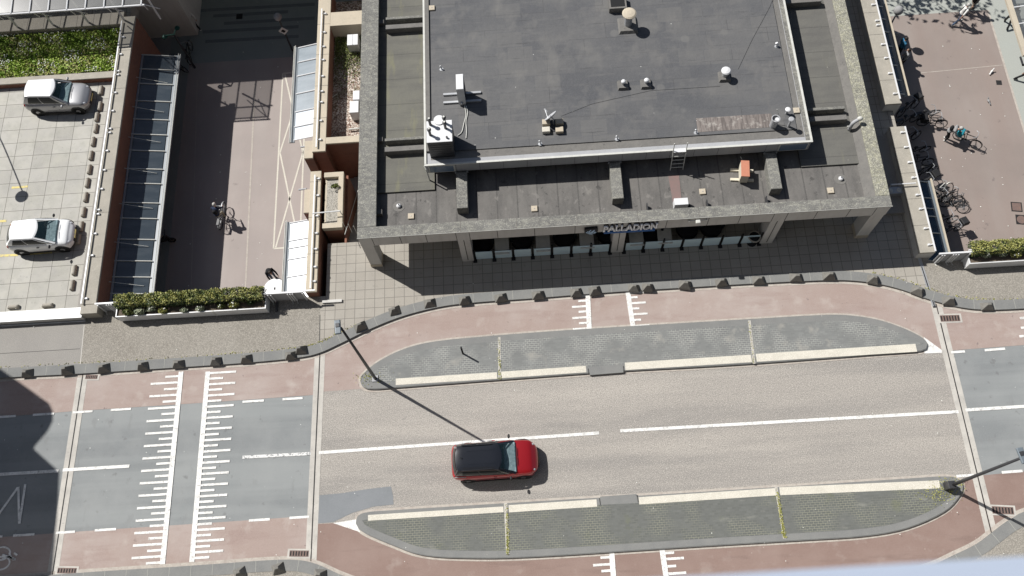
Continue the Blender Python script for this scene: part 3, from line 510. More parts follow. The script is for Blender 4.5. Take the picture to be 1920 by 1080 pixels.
for x in (-6, -3.3, -.6, 2.3, 5.2, 8.1, 11, 13.9): W('coping_joint', MB().box(x, x + .02, F0 - .024, F0 + .56, 3.7, 3.714), 'copingjoint')
W('front_trim', MB().box(BX0 - .03, BX1 + .03, F0 - .035, F0 - .021, 3.66, 3.718), 'trim')
# lower roof decks
PX0, PX1, PY = -4.86, 13.8, 21.73
W('roof_deck', MB().box(BX0 + .82, BX1 - .9, F0 + .5, 21.05, 3.02, 3.1), 'rooflow')
W('roof_deck', MB().box(PX0 + .3, PX1 - .3, 21.05, 22.4, 3.021, 3.099), 'rooflow')
W('roof_deck', MB().box(BX0 + .82, PX0 + .3, 21.05, YN, 3.02, 3.2), 'roofgreen'); W('roof_deck', MB().box(PX1 - .3, BX1 - .9, 21.05, YN, 3.02, 3.2), 'roofside')
W('roof_stain', MB().sheet(PX([(1253, 330), (1273, 328), (1278, 376), (1262, 382)], 3.1), 3.106), 'pink')
# raised roof block
pb = MB().box(PX0 + .3, PX1 - .3, PY + .3, YN, 3.1, 4.3)
W('block_wall', pb, 'interior')  # near-black wall colour stands in for the shade under the fascia
bfs = W('block_fascia', MB().box(PX0, PX1, PY, PY + .28, 3.68, 4.4).box(PX0, PX0 + .28, PY + .28, YN, 3.68, 4.4).box(PX1 - .28, PX1, PY + .28, YN, 3.68, 4.4), 'fascia')
for i in range(1, 16): x = PX0 + .3 + i * 1.16; W('panel_joint', MB().box(x, x + .015, PY - .004, PY + .01, 3.7, 4.38), 'concjoint', bfs)
W('roof_trim', MB().box(PX0 - .04, PX1 + .04, PY - .05, PY + .05, 4.4, 4.46).box(PX0 - .04, PX0 + .06, PY + .05, YN, 4.4, 4.47).box(PX1 - .06, PX1 + .04, PY + .05, YN, 4.4, 4.47), 'trim')
W('roof_gutter', MB().box(PX0 + .06, PX1 - .06, PY + .05, 22.45, 4.3, 4.385), 'ridge'); W('roof_gutter', MB().box(13.2, PX1 - .06, 22.45, YN, 4.3, 4.385), 'ridge')
W('roof_upstand', MB().box(PX0 + .06, PX0 + .28, 22.45, YN, 4.3, 4.53), 'ridge'); W('roof_upstand', MB().box(PX1 - .26, PX1 - .06, PY + .05, YN, 4.385, 4.43), 'parapet')
W('upper_roof_deck', MB().box(PX0 + .28, 13.2, 22.45, YN, 4.3, 4.44), 'roofup')
W('grit_patch', MB().sheet(PX([(1305, 222), (1380, 217), (1446, 213), (1452, 238), (1380, 243), (1308, 248)], 4.44), 4.447), 'gravelridge')
for x0, x1 in ((PX0 + .18, PX0 + 1.35), (12.35, PX1 - .15)):
    wn = W('window', MB().box(x0 - .06, x1 + .06, PY - .03, PY - .004, 3.72, 4.36), 'trim'); W('pane', MB().box(x0, x1, PY - .045, PY - .031, 3.78, 4.3), 'windowblue', wn)
# roof beams
for x in (-3.17, 4.37, 11.97):
    W('roof_beam', MB().bbox(x - .27, x + .27, 19.66, PY + .02, 3.1, 3.72, .02), 'parapet'); W('beam_head', MB().box(x - .33, x + .33, PY - .09, PY - .046, 3.60, 3.72), 'greymetal')
for x0, x1, y in ((-7.0, PX0, 31.25), (-7.0, PX0, 23.75), (PX1, 16.05, 23.95), (PX1, 16.05, 31.2)):
    W('roof_beam', MB().bbox(x0, x1, y, y + .16, 3.2, 3.6, .015), 'parapet'); W('roof_beam', MB().bbox(x0, x1, y - .62, y - .34, 3.2, 3.6, .015), 'ridge')
for y in (31.3, 24.0, 19.9): W('scupper', MB().box(-7.44, -7.14, y - .12, y + .12, 3.1, 3.42), 'ridge')
W('downpipe', MB().tube([(PX0 - .05, PY - .02, 4.42), (PX0 + .02, PY - .14, 4.3), (PX0 + .05, PY - .14, 3.2)], .035), 'trim')
# columns and glazed ground floor
for x0, x1, gr in ((-8.26, -7.68, 0), (-3.53, -2.94, 1), (4.11, 4.72, 1), (11.72, 12.36, 1), (16.55, 17.18, 0)):
    c = W('column', MB().box(x0, x1, F0 + .02, F0 + .75, .12, 2.75), 'conc')
    if gr: W('groove', MB().box((x0 + x1) / 2 - .018, (x0 + x1) / 2 + .018, F0 + .012, F0 + .03, .3, 2.74), 'concjoint', c)
    else: W('column_foot', MB().box(x0 - .01, x1 + .01, F0 + .005, F0 + .76, .12, .42), 'copingw', c)
for x in (-8.1, 16.9):
    for y in (25.5, 32.5): W('column', MB().box(x - .2, x + .2, y - .3, y + .3, .12, 2.75), 'conc')
W('ground_floor', MB().box(-5.4, 14.4, 21.4, YN, .12, 2.77), 'interior')
gz = W('glazing', MB().box(-5.2, 14.2, 21.34, 21.39, .5, 2.6), 'window'); gm = MB()
for i in range(14): x = -5.2 + i * 1.49; gm.box(x - .03, x + .03, 21.3, 21.35, .2, 2.7)
W('mullion', gm, 'darkmetal', gz)

# letters, a thing of its own on the fascia
sg = thing('restaurant_sign', 'PALLADION in white serif letters over blue lettering on the concrete fascia', 'sign', (P(1181, 425, 3.2).x, F0, 3.0))
def arc(cx, cy, rx, ry, a0, a1, n=12): return [(cx + rx * cos(radians(a0 + (a1 - a0) * i / n)), cy + ry * sin(radians(a0 + (a1 - a0) * i / n))) for i in range(n + 1)]
G = {'P': (.62, [[(.14, 0), (.14, 1)], [(.14, 1)] + arc(.3, .74, .26, .26, 90, -90) + [(.14, .48)]], [(.14, 0, .28)]),
     'A': (.9, [[(.08, 0), (.45, 1)], [(.45, 1), (.82, 0)], [(.22, .34), (.68, .34)]], [(.08, 0, .26), (.82, 0, .26)]),
     'L': (.66, [[(.14, 0), (.14, 1)], [(.14, .03), (.58, .03)], [(.58, .03), (.6, .2)]], [(.14, 1, .28)]),
     'D': (.86, [[(.14, 0), (.14, 1)], [(.14, 1), (.34, 1)] + arc(.36, .5, .4, .5, 90, -90) + [(.14, 0)]], []),
     'I': (.34, [[(.17, 0), (.17, 1)]], [(.17, 0, .28), (.17, 1, .28)]),
     'O': (.98, [arc(.49, .5, .42, .48, 0, 360, 22)], []),
     'N': (.92, [[(.16, 0), (.16, 1)], [(.16, 1), (.76, 0)], [(.76, 0), (.76, 1)]], [(.16, 0, .26), (.76, 1, .26), (.1, 1, .16)])}
def stroke(mb, a, b, wd, y0, y1):
    a = Vector(a); b = Vector(b); d = (b - a); L = d.length; d.normalize(); n = Vector((-d.y, d.x)) * wd / 2; q = [a - n, b - n, b + n, a + n]
    vs = [(p.x, y0, p.y) for p in q] + [(p.x, y1, p.y) for p in q]; mb.add(vs, [(0, 1, 2, 3), (7, 6, 5, 4)] + [(i, i + 4, (i + 1) % 4 + 4, (i + 1) % 4) for i in range(4)])
xl = P(1131, 429, 3.25).x; xr_ = P(1233, 420, 3.25).x; tw = sum(G[c][0] for c in 'PALLADION'); kx = (xr_ - xl) / tw; hh = .50; x = xl; z0 = 2.98
bw = 0
for ch in 'PALLADION':
    adv, st, se = G[ch]; mb = MB()
    for pl in st:
        for i in range(len(pl) - 1): stroke(mb, (x + pl[i][0] * kx, z0 + pl[i][1] * hh), (x + pl[i + 1][0] * kx, z0 + pl[i + 1][1] * hh), .06, F0 - .13, F0 - .05)
    for (sx, sz, sw) in se: stroke(mb, (x + (sx - sw / 2) * kx, z0 + sz * hh), (x + (sx + sw / 2) * kx, z0 + sz * hh), .04, F0 - .131, F0 - .05)
    lt = W('letter', mb, 'signwhite', sg)
    b2 = MB(); [[stroke(b2, (x + pl[i][0] * kx + .02, z0 + pl[i][1] * hh + .07), (x + pl[i + 1][0] * kx + .02, z0 + pl[i + 1][1] * hh + .07), .1, F0 - .049, F0 - .004) for i in range(len(pl) - 1)] for pl in st]
    W('letter_shade', b2, 'signblack', sg)  # dark copy of the strokes, painting the letter's shadow on the fascia
    x += adv * kx
W('blue_strip', MB().box(xl + .05, xr_ - .1, F0 - .12, F0 - .03, 2.74, 2.9), 'signblue', sg)
lg = thing('emblem_sign', 'small dark shield sign with a pale blue winged emblem left of the restaurant letters', 'sign', (P(1108, 431, 3.1).x, F0, 3.0)); cx = P(1108, 431, 3.1).x
W('shield', MB().add([(cx + a, y, z) for y in (F0 - .13, F0 - .01) for a, z in ((-.32, 3.38), (.3, 3.44), (.34, 3.1), (.1, 2.8), (-.1, 2.8), (-.32, 3.02))], [(0, 1, 2, 3, 4, 5), (11, 10, 9, 8, 7, 6)] + [(i, 6 + i, 6 + (i + 1) % 6, (i + 1) % 6) for i in range(6)]), 'signblack', lg)
e = MB()
for a, b in (((-.24, 3.08), (-.08, 2.93)), ((-.18, 3.18), (.02, 2.93)), ((-.02, 3.3), (-.12, 3.1)), ((-.1, 2.92), (.16, 3.28)), ((.1, 3.12), (.24, 3.04)), ((.24, 3.04), (.12, 2.94)), ((.12, 2.94), (.04, 3.06)), ((-.1, 2.9), (.08, 2.86))): stroke(e, (cx + a[0], a[1]), (cx + b[0], b[1]), .055, F0 - .15, F0 - .131)
W('emblem', e, 'signpale', lg)
p = P(1307, 411, 3.4); t = thing('floodlight', 'small floodlight with two arms clamped on the fascia right of the letters', 'light', (p.x, F0, 3.5))
W('lamp_body', MB().obox((p.x, F0 - .15, 3.5), .22, .2, .12, 0, .02), 'trim', t); W('arm', MB().box(p.x - .42, p.x + .42, F0 - .1, F0 - .06, 3.52, 3.56).box(p.x - .44, p.x - .4, F0 - .12, F0 - .004, 3.4, 3.56).box(p.x + .4, p.x + .44, F0 - .12, F0 - .004, 3.4, 3.56), 'trim', t)
# terrace: two glass screens, tables, sofas
for k, (x0, x1, lb) in enumerate(((-2.88, 4.06, 'left'), (4.78, 11.68, 'right'))):
    t = thing('terrace_screen', 'seven pale glass wind screens with dark posts in the %s terrace bay' % lb, 'wind screen', ((x0 + x1) / 2, 18.5, .12), 0, 'wind screens before the terrace'); n = 7; wd = (x1 - x0) / n
    for i in range(n):
        W('glass_panel', MB().box(x0 + i * wd + .07, x0 + (i + 1) * wd - .07, 18.49, 18.515, .14, 1.0), 'screen', t)
    for i in range(n + 1): xx = x0 + i * wd; W('post', MB().box(xx - .035, xx + .035, 18.47, 18.54, .12, 1.25).box(xx - .1, xx + .1, 18.3, 18.62, .12, .15), 'black', t)
tabs = [(941, 460), (1018, 455), (1100, 449), (1193, 444), (1246, 440)]
wh = ('between the first two sofas from the left', 'behind the third screen panel from the left', 'directly beneath the emblem sign', 'just right of the middle column', 'below the last letter of the sign')
tb = None
for i, (x, y) in enumerate(tabs):
    p = P(x, y, .87)
    if tb is None:
        tb = thing('terrace_table', '', 'table', (p.x, p.y, .12), 0, 'grey tables on the terrace'); MB().bbox(-.36, .36, -.5, .5, .72, .75, .01).build('table_top', 'trim', tb)
        MB().box(-.3, .3, -.04, .04, 0, .03).box(-.04, .04, -.3, .3, 0, .03).box(-.035, .035, -.035, .035, .03, .72).build('pedestal', 'darkmetal', tb); q = tb
    else: q = dup(tb, (p.x, p.y, .12), 0, '')
    q['label'] = 'grey rectangular terrace table ' + wh[i]
sf = None
for i, (x, y, l) in enumerate(((905, 468, 'leftmost, beside the second column'), (979, 463, 'second from the left'), (1060, 458, 'third from the left'), (1142, 452, 'just left of the middle column'), (1222, 449, 'between two tables right of the middle column'), (1292, 442, 'right of the last table'), (1337, 439, 'rightmost'))):
    p = P(x, y, .6) + Vector((0, .5, 0))
    if sf is None:
        sf = thing('terrace_sofa', '', 'sofa', (p.x, p.y, .12), 0, 'dark rounded sofas on the terrace')
        MB().lathe((0, 0, 0), [(.5, .08), (.55, .12), (.55, .4), (.5, .45)], 24).build('seat', 'black cloth', sf, smooth=True)
        bk_ = MB(); nn = 16; vs = []
        for k in range(nn + 1):
            a = pi * (-.1 + 1.2 * k / nn)
            for r, z in ((.5, .4), (.62, .4), (.62, .85), (.5, .85)): vs.append((r * cos(a), r * sin(a), z))
        bk_.add(vs, [(4 * k + j, 4 * k + (j + 1) % 4, 4 * k + 4 + (j + 1) % 4, 4 * k + 4 + j) for k in range(nn) for j in range(4)] + [(0, 1, 2, 3), (4 * nn + 3, 4 * nn + 2, 4 * nn + 1, 4 * nn)])
        bk_.build('backrest', 'petrol cloth', sf); q = sf
    else: q = dup(sf, (p.x, p.y, .12), 0, '')
    q['label'] = 'dark round backed sofa on the shaded terrace, ' + l
p = P(1416, 441, 1.0); t = thing('ring_table', 'round table with a pale rim at the right end of the terrace', 'table', (p.x, p.y, .12)); MB().lathe((0, 0, 0), [(.25, 0), (.25, .02), (.04, .04), (.04, .7), (.28, .7), (.28, .73)], 20).build('table_top', 'black', t, smooth=False); MB().torus((0, 0, .73), .3, .04, 'z', 24, 8).build('rim', 'coping', t, smooth=True)

# ---------------------------------------------------------------- things on the roof
ZU, ZL, ZS = 4.44, 3.1, 3.2
def rt(name, label, cat, x, y, z, rz=0, group=None): p = P(x, y, z); return thing(name, label, cat, (p.x, p.y, z), rz, group)
# white upright air conditioner on two rails
t = rt('air_conditioner', 'white upright air conditioner on two rails near the left edge of the upper roof', 'air conditioner', 867, 184, ZU)
MB().bbox(-.18, .18, -.44, .44, .09, 1.42, .015).build('casing', 'whitemetal', t)
gl = MB()
for i in range(20): z = .2 + i * .06; gl.box(.178, .19, -.36, .36, z, z + .02)
gl.build('grille', 'darkmetal', t); MB().tube([(-.02, -.44, .32), (-.02, -.5, .3), (-.02, -.5, .2)], .05).build('valve', 'greymetal', t)
for y in (-.24, .24): MB().bbox(-.95, .95, y - .06, y + .06, 0, .1, .01).build('rail', 'greymetal', t)
p = P(872, 196, ZU)
for i, pts in enumerate((((871, 200), (874, 215), (870, 232), (866, 248), (858, 255)), ((874, 200), (877, 212), (874, 228), (875, 246), (874, 260)))):
    o = MB().tube(spline([(*tuple(P(a, b, ZU)[:2]), ZU + .04 + .05 * (k == 0)) for k, (a, b) in enumerate(pts)], 4), .022, 6).build('pipe', 'trim', t if False else None)
    tag(o, ('pale pipe from the white air conditioner bending towards the flue box', 'pale pipe from the white air conditioner running straight down the roof')[i], 'pipe', 'pipes of the air conditioner')
# plant box with flues
c0 = P(800.5, 267, 5.85); c1 = P(847.5, 266.5, 5.85); c2 = P(800.5, 228, 5.85)
t = thing('flue_box', 'large pale plant box with cowled flues at the left corner of the upper roof', 'ventilation unit', ((c0.x + c1.x) / 2, (c0.y + c2.y) / 2, 4.385)); sx = (c1.x - c0.x); sy = c2.y - c0.y
MB().bbox(-sx / 2, sx / 2, -sy / 2, sy / 2, .0, 1.43, .02).build('casing', 'darkmetal', t); MB().bbox(-sx / 2 - .02, sx / 2 + .02, -sy / 2 - .02, sy / 2 + .02, 1.43, 1.465, .01).build('lid', 'whitemetal', t)  # dark casing colour stands in for shade on the front of the box
lv = MB()
for i in range(5): lv.box(-sx / 2 + .1, sx / 2 - .1, -sy / 2 - .012, -sy / 2 + .01, .3 + i * .2, .36 + i * .2)
lv.build('louvre', 'darkmetal', t); MB().lathe((.0, sy / 2 + .02, 1.47), [(.26, 0), (.26, .05)], 24).build('round_cover', 'whitemetal', t)
for x, y in ((-.42, .38), (.28, .42), (.3, .14), (-.43, -.18)):
    f = MB().lathe((x, y, 1.46), [(.065, 0), (.065, .42), (.1, .44), (.1, .52), (.02, .56)], 12).build('flue', 'darkmetal', t); MB().lathe((x, y, 2.02), [(.05, 0), (.05, .03)], 12).build('cap', 'trim', f)
MB().lathe((.36, -.4, 1.46), [(.05, 0), (.05, .12)], 10).build('flue', 'darkmetal', t)
# satellite dish held by four blocks
t = rt('satellite_dish', 'small white satellite dish with its back to the street, on the upper roof', 'satellite dish', 1037, 235, ZU)
ax = Vector((-.55, .6, .5)).normalized(); u = ax.orthogonal().normalized(); v = ax.cross(u); ds = MB(); vs = []; fs = []; n = 24; R = [(.001, -.08), (.18, -.055), (.34, 0), (.36, .015), (.35, -.02), (.18, -.075), (.001, -.1)]
c = Vector((-.12, .22, .52))
for r, h in R:
    for k in range(n): a = 2 * pi * k / n; vs.append(tuple(c + u * r * cos(a) + v * r * sin(a) + ax * h))
for i in range(len(R) - 1):
    for k in range(n): fs.append((i * n + k, i * n + (k + 1) % n, (i + 1) * n + (k + 1) % n, (i + 1) * n + k))
ds.add(vs, fs).build('dish', 'fascia', t, smooth=True)
MB().tube([tuple(c - ax * .05), (.02, .1, .4), (.02, .05, .02)], .03).build('mast', 'greymetal', t); e = c + ax * .42 + Vector((0, 0, -.05)); MB().tube([tuple(c - v * .3), tuple(e)], .012).build('arm', 'greymetal', t); MB().tube([tuple(e + ax * .04), tuple(e - ax * .14)], .045).build('receiver', 'whitemetal', t)
MB().box(-.5, .5, -.36, .3, 0, .03).build('tray', 'darkmetal', t)
for i, (x, y, l) in enumerate(((1024, 229, 'upper left ballast block of the dish, rust stained'), (1024, 243, 'lower left ballast block of the dish, pale'), (1049, 228, 'upper right ballast block of the dish, half shaded'), (1049, 243, 'lower right ballast block of the dish, in shade'))):
    tt = rt('ballast_block', l, 'concrete block', x, y + 3, ZU + .03, 0, 'blocks weighing down the satellite dish'); MB().bbox(-.19, .19, -.14, .14, 0, .2, .015).build('block', 'copingw' if i != 1 else 'band', tt)
# mushroom vents
def vent(label, x, y, r, h, bs, m='whitemetal', cat='roof vent'):
    t = rt('roof_vent', label, cat, x, y, ZU)
    MB().add([(-bs, -bs, 0), (bs, -bs, 0), (bs, bs, 0), (-bs, bs, 0), (-bs * .82, -bs * .82, .16), (bs * .82, -bs * .82, .16), (bs * .82, bs * .82, .16), (-bs * .82, bs * .82, .16)], [(4, 5, 6, 7)] + [(i, (i + 1) % 4, 4 + (i + 1) % 4, 4 + i) for i in range(4)]).build('base', 'ridge', t)
    MB().lathe((0, 0, 0), [(r * .55, .15), (r * .55, h)], 16).build('stack', 'greymetal', t, smooth=False)
    MB().lathe((0, 0, 0), [(r * .9, h - .02), (r, h + .02), (r, h + .06), (r * .8, h + .11), (r * .3, h + .14)], 20).build('cap', m, t)
vent('big vent with a lichened round dome cap at the top of the upper roof', 1177, 49, .36, .95, .5, 'copingw')
vent('small white vent on a square base, left of the pair', 1168, 161, .115, .32, .27); vent('small white vent on a square base, right of the pair', 1211, 159, .125, .34, .27)
vent('white round vent on a sloping box in the right part of the upper roof', 1358, 145, .24, .5, .3)
t = rt('roof_box', 'square upstand box behind the lichened dome vent', 'roof vent', 1157, 12, ZU); MB().box(-.45, .45, -.4, .4, 0, .35).build('upstand', 'ridge', t); MB().box(-.36, .36, -.3, .3, .35, .36).build('opening', 'black', t)
t = rt('flue_pipe', 'wide open grey pipe with a white lid at the roof corner', 'pipe', 1449, 236, ZU)
MB().lathe((0, 0, 0), [(.17, 0), (.19, .62), (.21, .66), (.17, .66), (.15, .5)], 18).build('pipe', 'fascia', t); MB().lathe((.05, -.05, .62), [(.1, 0), (.1, .05)], 16).build('lid', 'whitemetal', t); MB().tube([(.1, .15, .2), (.22, .2, .5), (.05, .35, .9)], .015).build('wire', 'trim', t)
t = rt('flue_pipe', 'slim flue with a white cowl, lower one of the two beside the wide pipe', 'pipe', 1478, 237, ZU); MB().tube([(0, 0, 0), (0, 0, .55)], .06, 12).build('pipe', 'fascia', t); MB().lathe((0, 0, .55), [(.1, 0), (.14, .04), (.14, .1), (.1, .13)], 16).build('cowl', 'fascia', t)
t = rt('flue_pipe', 'slim flue with a white cowl, upper one of the two beside the square paver', 'pipe', 1474, 213, ZU); MB().tube([(0, 0, 0), (0, 0, .3)], .06, 12).build('pipe', 'fascia', t); MB().lathe((0, 0, .3), [(.09, 0), (.13, .04), (.13, .08), (.08, .1)], 16).build('cowl', 'whitemetal', t)
t = rt('bent_flue', 'bent grey flue pipe beside the right parapet', 'pipe', 1592, 243, ZS)
MB().tube(spline([(0, 0, 0), (0, 0, .5), (.08, .03, .66), (.22, .06, .78)], 4), .09, 12).build('pipe', 'fascia', t, smooth=True); MB().ball((.3, .09, .82), .15, 12, (1, .8, .8)).build('cowl', 'trim', t, smooth=True); MB().box(-.2, -.08, -.02, .02, .3, .34).build('bracket', 'trim', t)
# thin posts and small roof outlets
for x, y, l in ((828, 130, 'thin white peg near the left edge of the upper roof'), (1013, 270, 'bent white peg below the satellite dish'), (1157, 261, 'bent white peg at the lower edge of the upper roof, middle one'), (1305, 249, 'bent white peg beside the gritty patch'), (1456, 87, 'small white cube vent at the right edge of the upper roof')):
    t = rt('roof_peg', l, 'roof outlet', x, y, ZU); MB().lathe((0, 0, 0), [(.11, 0), (.1, .015), (.03, .02)], 14).build('flange', 'greymetal', t); MB().tube([(0, 0, 0), (0, 0, .14), (-.05, .04, .24)], .035 if x != 1456 else .07).build('pipe', 'whitemetal', t)
def paver(x, y, z, l, s=.15):
    t = rt('roof_paver', l, 'paving slab', x, y, z, 0, 'small concrete pavers lying on the roofs'); MB().bbox(-s, s, -s, s, 0, .08, .012).build('slab', 'copingw', t); MB().lathe((0, 0, .08), [(.03, 0), (.02, .02)], 8).build('peg', 'greymetal', t)
paver(810, 16, ZU + .0, 'small paver at the top left corner of the upper roof'); paver(1493, 208, ZU - .05, 'small paver at the right corner of the upper roof, beside the white cowls')
paver(771, 406, ZL, 'small paver near the left corner of the front roof'); paver(1002, 392, ZL, 'small paver left of the middle beam on the front roof'); paver(1317, 360, ZL, 'small paver between the ladder shadow and the white box'); paver(1557, 358, ZL, 'small paver right of the right beam on the front roof'); paver(1637, 366, ZL, 'small yellowish paver against the right parapet', .12)
for x, y, l in ((748, 387, 'white round outlet with a collar near the left corner of the front roof'), (1576, 336, 'white round outlet with a wide collar near the right corner of the front roof')):
    t = rt('roof_outlet', l, 'roof outlet', x, y, ZL); MB().lathe((0, 0, 0), [(.3, 0), (.29, .012)], 28).build('collar', 'ridge', t); MB().lathe((0, 0, 0), [(.11, .01), (.12, .08), (.09, .13), (.04, .16)], 18).build('cap', 'whitemetal', t); MB().tube([(0, 0, .1), (.0, .02, .22)], .025).build('spout', 'darkmetal', t)
t = rt('service_box', 'flat white box standing against the front parapet', 'box', 1275, 387, ZL); MB().bbox(-.33, .33, -.16, .2, 0, .5, .01).build('casing', 'whitemetal', t); MB().ball((.42, -.06, .1), .07, 8).build('valve', 'black', t)
t = rt('small_hut_unit', 'cream box unit with an orange sloping roof on two sleepers', 'ventilation unit', 1392, 330, ZL, -.12)
MB().add([(-.2, -.42, .1), (.18, -.42, .1), (.18, .42, .1), (-.2, .42, .1), (-.2, -.4, .72), (.18, -.4, .72), (.18, .4, .72), (-.2, .4, .72)], [(0, 1, 2, 3), (4, 5, 6, 7), (0, 1, 5, 4), (1, 2, 6, 5), (2, 3, 7, 6), (3, 0, 4, 7)]).build('casing', 'cream', t)
MB().bbox(-.2, .2, -.44, .44, .72, .76, .01).build('roof', 'orange', t)
for y in (-.25, .28): MB().bbox(-.6, .52, y - .07, y + .07, 0, .1, .01).build('sleeper', 'cream', t)
tag(MB().tube(spline([(*P(1388, 295, 3.7)[:2], 3.75), (*P(1390, 300, 3.3)[:2], 3.4), (*P(1391, 310, 3.3)[:2], 3.7)], 4), .02).build('cable', 'trim'), 'short pale cable hanging from the fascia to the orange roofed unit', 'cable')
# ladder over the roof edge
t = thing('roof_ladder', 'aluminium ladder hooked over the lower edge of the upper roof', 'ladder', (P(1266, 290, 3.1).x, 21.5, 3.1)); lx = 7.62 if False else P(1266, 300, 3.1).x
y0, y1 = 21.35, 21.72
for s_ in (-.31, .31): W('rail', MB().tube([(lx + s_, 21.36, 3.1), (lx + s_, 21.60, 4.55), (lx + s_, 21.68, 5.1)], .025, 8), 'trim', t)
for i in range(5): z = 3.3 + i * .28; y = 21.36 + .24 * (z - 3.1) / 1.45; W('rung', MB().tube([(lx - .31, y, z), (lx + .31, y, z)], .02, 6), 'trim', t)
W('step_plate', MB().box(lx - .29, lx + .29, 21.52, 21.72, 4.52, 4.55), 'whitemetal', t)
# lightning cable across the upper roof and stakes at the front parapet
o = MB().tube([(*P(a, b, ZU)[:2], ZU + .008) for a, b in ((1052, 218), (1110, 195), (1220, 170), (1350, 162))], .007, 5).build('lightning_cable', 'darkmetal'); tag(o, 'thin dark cable crossing the upper roof from the dish towards the right', 'cable')
o = MB().tube([(*P(a, b, ZU)[:2], ZU + .008) for a, b in ((1384, 130), (1410, 75), (1444, 12), (1455, -20))], .007, 5).build('lightning_cable', 'darkmetal'); tag(o, 'thin dark cable rising from the right round vent to the roof edge', 'cable')
for x, y, l in ((1213, 394, 'dark upright fin on the front parapet right of the middle beam'), (1325, 388, 'dark upright fin on the front parapet right of the white box'), (1436, 381, 'dark upright fin just left of the right beam')):
    p = P(x, y, ZL); t = thing('roof_fin', l, 'roof fin', (p.x, p.y, ZL)); MB().box(-.02, .02, -.2, .25, 0, .3).build('fin', 'darkmetal', t)
# ================================================================ walls round the sunken passages
def brickwall(name, label, x0, x1, y0, y1, ztop, face='yz', cope='coping', zb=-4.0, cat='wall', over=.0, jn=2.4, bm=None):
    t = thing(name, label, cat, ((x0 + x1) / 2, (y0 + y1) / 2, zb))
    W('brickwork', MB().box(x0, x1, y0, y1, zb, ztop - .12), bm or ('brick' if face == 'yz' else 'brickx'), t)
    c = W('coping', MB().bbox(x0 - over, x1 + over, y0 - over, y1 + over, ztop - .12, ztop, .015), cope, t)
    j = MB()
    if y1 - y0 > x1 - x0:
        n = int((y1 - y0) / jn)
        for i in range(1, n + 1): j.box(x0 - over - .003, x1 + over + .003, y0 + i * jn, y0 + i * jn + .02, ztop - .1, ztop + .003)
    else:
        n = int((x1 - x0) / jn)
        for i in range(1, n + 1): j.box(x0 + i * jn, x0 + i * jn + .02, y0 - over - .003, y1 + over + .003, ztop - .1, ztop + .003)
    if n: W('coping_joint', j, 'copingjoint', c)
    return t
# upper deck with the parking place on the left
struct('parking_deck', MB().box(-75, -22.95, YB, 60, -.9, .06), 'slabs')
for a, b in (((-10, 480), (34, 478)), ((46, 477), (98, 473)), ((-10, 416), (12, 414)), ((22, 352), (52, 350))): struct('road_marking', MB().bar(P(*a, .06), P(*b, .06), .13, .07), 'yellow')
struct('pavement', MB().sheet([(-23.55, YB), (-22.96, YB), (-22.96, 31), (-23.5, 31)], .066), 'pavegrey')
brickwall('passage_wall', 'long brick wall with grey coping along the parking place', -22.95, -22.2, 17.0, 35.0, .8, jn=2.6)
brickwall('passage_wall', 'brick wall with warm stone coping between the passage and the paved plaza', -11.48, -10.9, 16.95, 23.9, .8, cope='copingw', jn=2.1)
brickwall('passage_wall', 'brick wall with warm stone coping along the sunken gravel garden', -11.45, -10.72, 25.1, 36, .8, cope='copingw', jn=2.1)
brickwall('passage_wall', 'lower brick wall with stone coping right of the restaurant, beside parked bicycles', 19.3, 20.1, 17.1, 24.4, .8, bm='conc', jn=1.5)
brickwall('passage_wall', 'upper brick wall with stone coping right of the restaurant', 19.4, 20.25, 25.8, 36, .8, bm='conc', jn=1.5)
brickwall('garden_wall', 'tall brick wall closing the gravel garden above the stair well', -10.72, -8.3, 25.55, 25.95, .8, 'xz', 'copingw', -4, 'wall', 0, 9)
t = brickwall('brick_pier', 'small brick bed edged in warm stone beside the stair well', -10.72, -9.72, 20.5, 23.75, .55, cope='copingw', zb=-4, jn=9); W('gravel', MB().box(-10.62, -9.95, 20.75, 23.5, .5, .57), 'gravel', t)
W('rim', MB().box(-10.74, -9.7, 20.48, 20.76, .5, .8).box(-10.74, -9.7, 23.49, 23.77, .5, .8).box(-9.96, -9.7, 20.76, 23.49, .5, .8), 'copingw', t)
brickwall('small_pier', 'stone capped pier jutting into the passage below the garden wall', -11.95, -11.47, 24.9, 26.0, .5, cope='copingw', jn=9)
brickwall('small_pier', 'stone capped pier with a white spout jutting into the passage beside the stair bed', -11.85, -11.49, 21.6, 23.0, .5, cope='copingw', jn=9)
for x, y, l in ((577, 275, 'upper white spout sticking out of the passage wall'), (574, 355, 'lower white spout sticking out of the passage wall')):
    p = P(x, y, .2); tag(MB().tube([(-11.8, p.y, .25), (-12.25, p.y, .2)], .05, 10).build('water_spout', 'fascia'), l, 'water spout')
# stairs going down from the plaza
t = thing('stairs', 'grey steps curving down from the plaza into the brick stair well', 'stairs', (-9, 21, -4)); s = MB()
for i in range(14): s.box(-9.7, -8.3, 19.9 + i * .3, 19.9 + (i + 1) * .3, -4, .0 - (i + 1) * .2)
for i in range(8): s.box(-9.7 - .25 * (i + 1), -9.7 - .25 * i, 23.9, 25.5, -4, -2.9 - i * .13)
W('steps', s, 'pavegrey', t); W('wall_side', MB().box(-9.705, -9.6, 19.9, 23.9, -3.8, .12), 'brick', t); W('handrail', MB().tube([(-9.5, 19.95, 1.0), (-9.5, 23.6, -1.6), (-9.3, 24.6, -1.8), (-8.6, 25.2, -1.6)], .018), 'trim', t)
t = thing('stair_railing', 'pale railing across the top of the stair well', 'railing', (-10.3, 20.6, .8)); W('rail', MB().tube([(-11.2, 21.2, 1.15), (-9.75, 21.25, 1.15)], .035).tube([(-9.75, 21.25, 1.15), (-9.75, 21.25, .8)], .025), 'whitemetal', t)
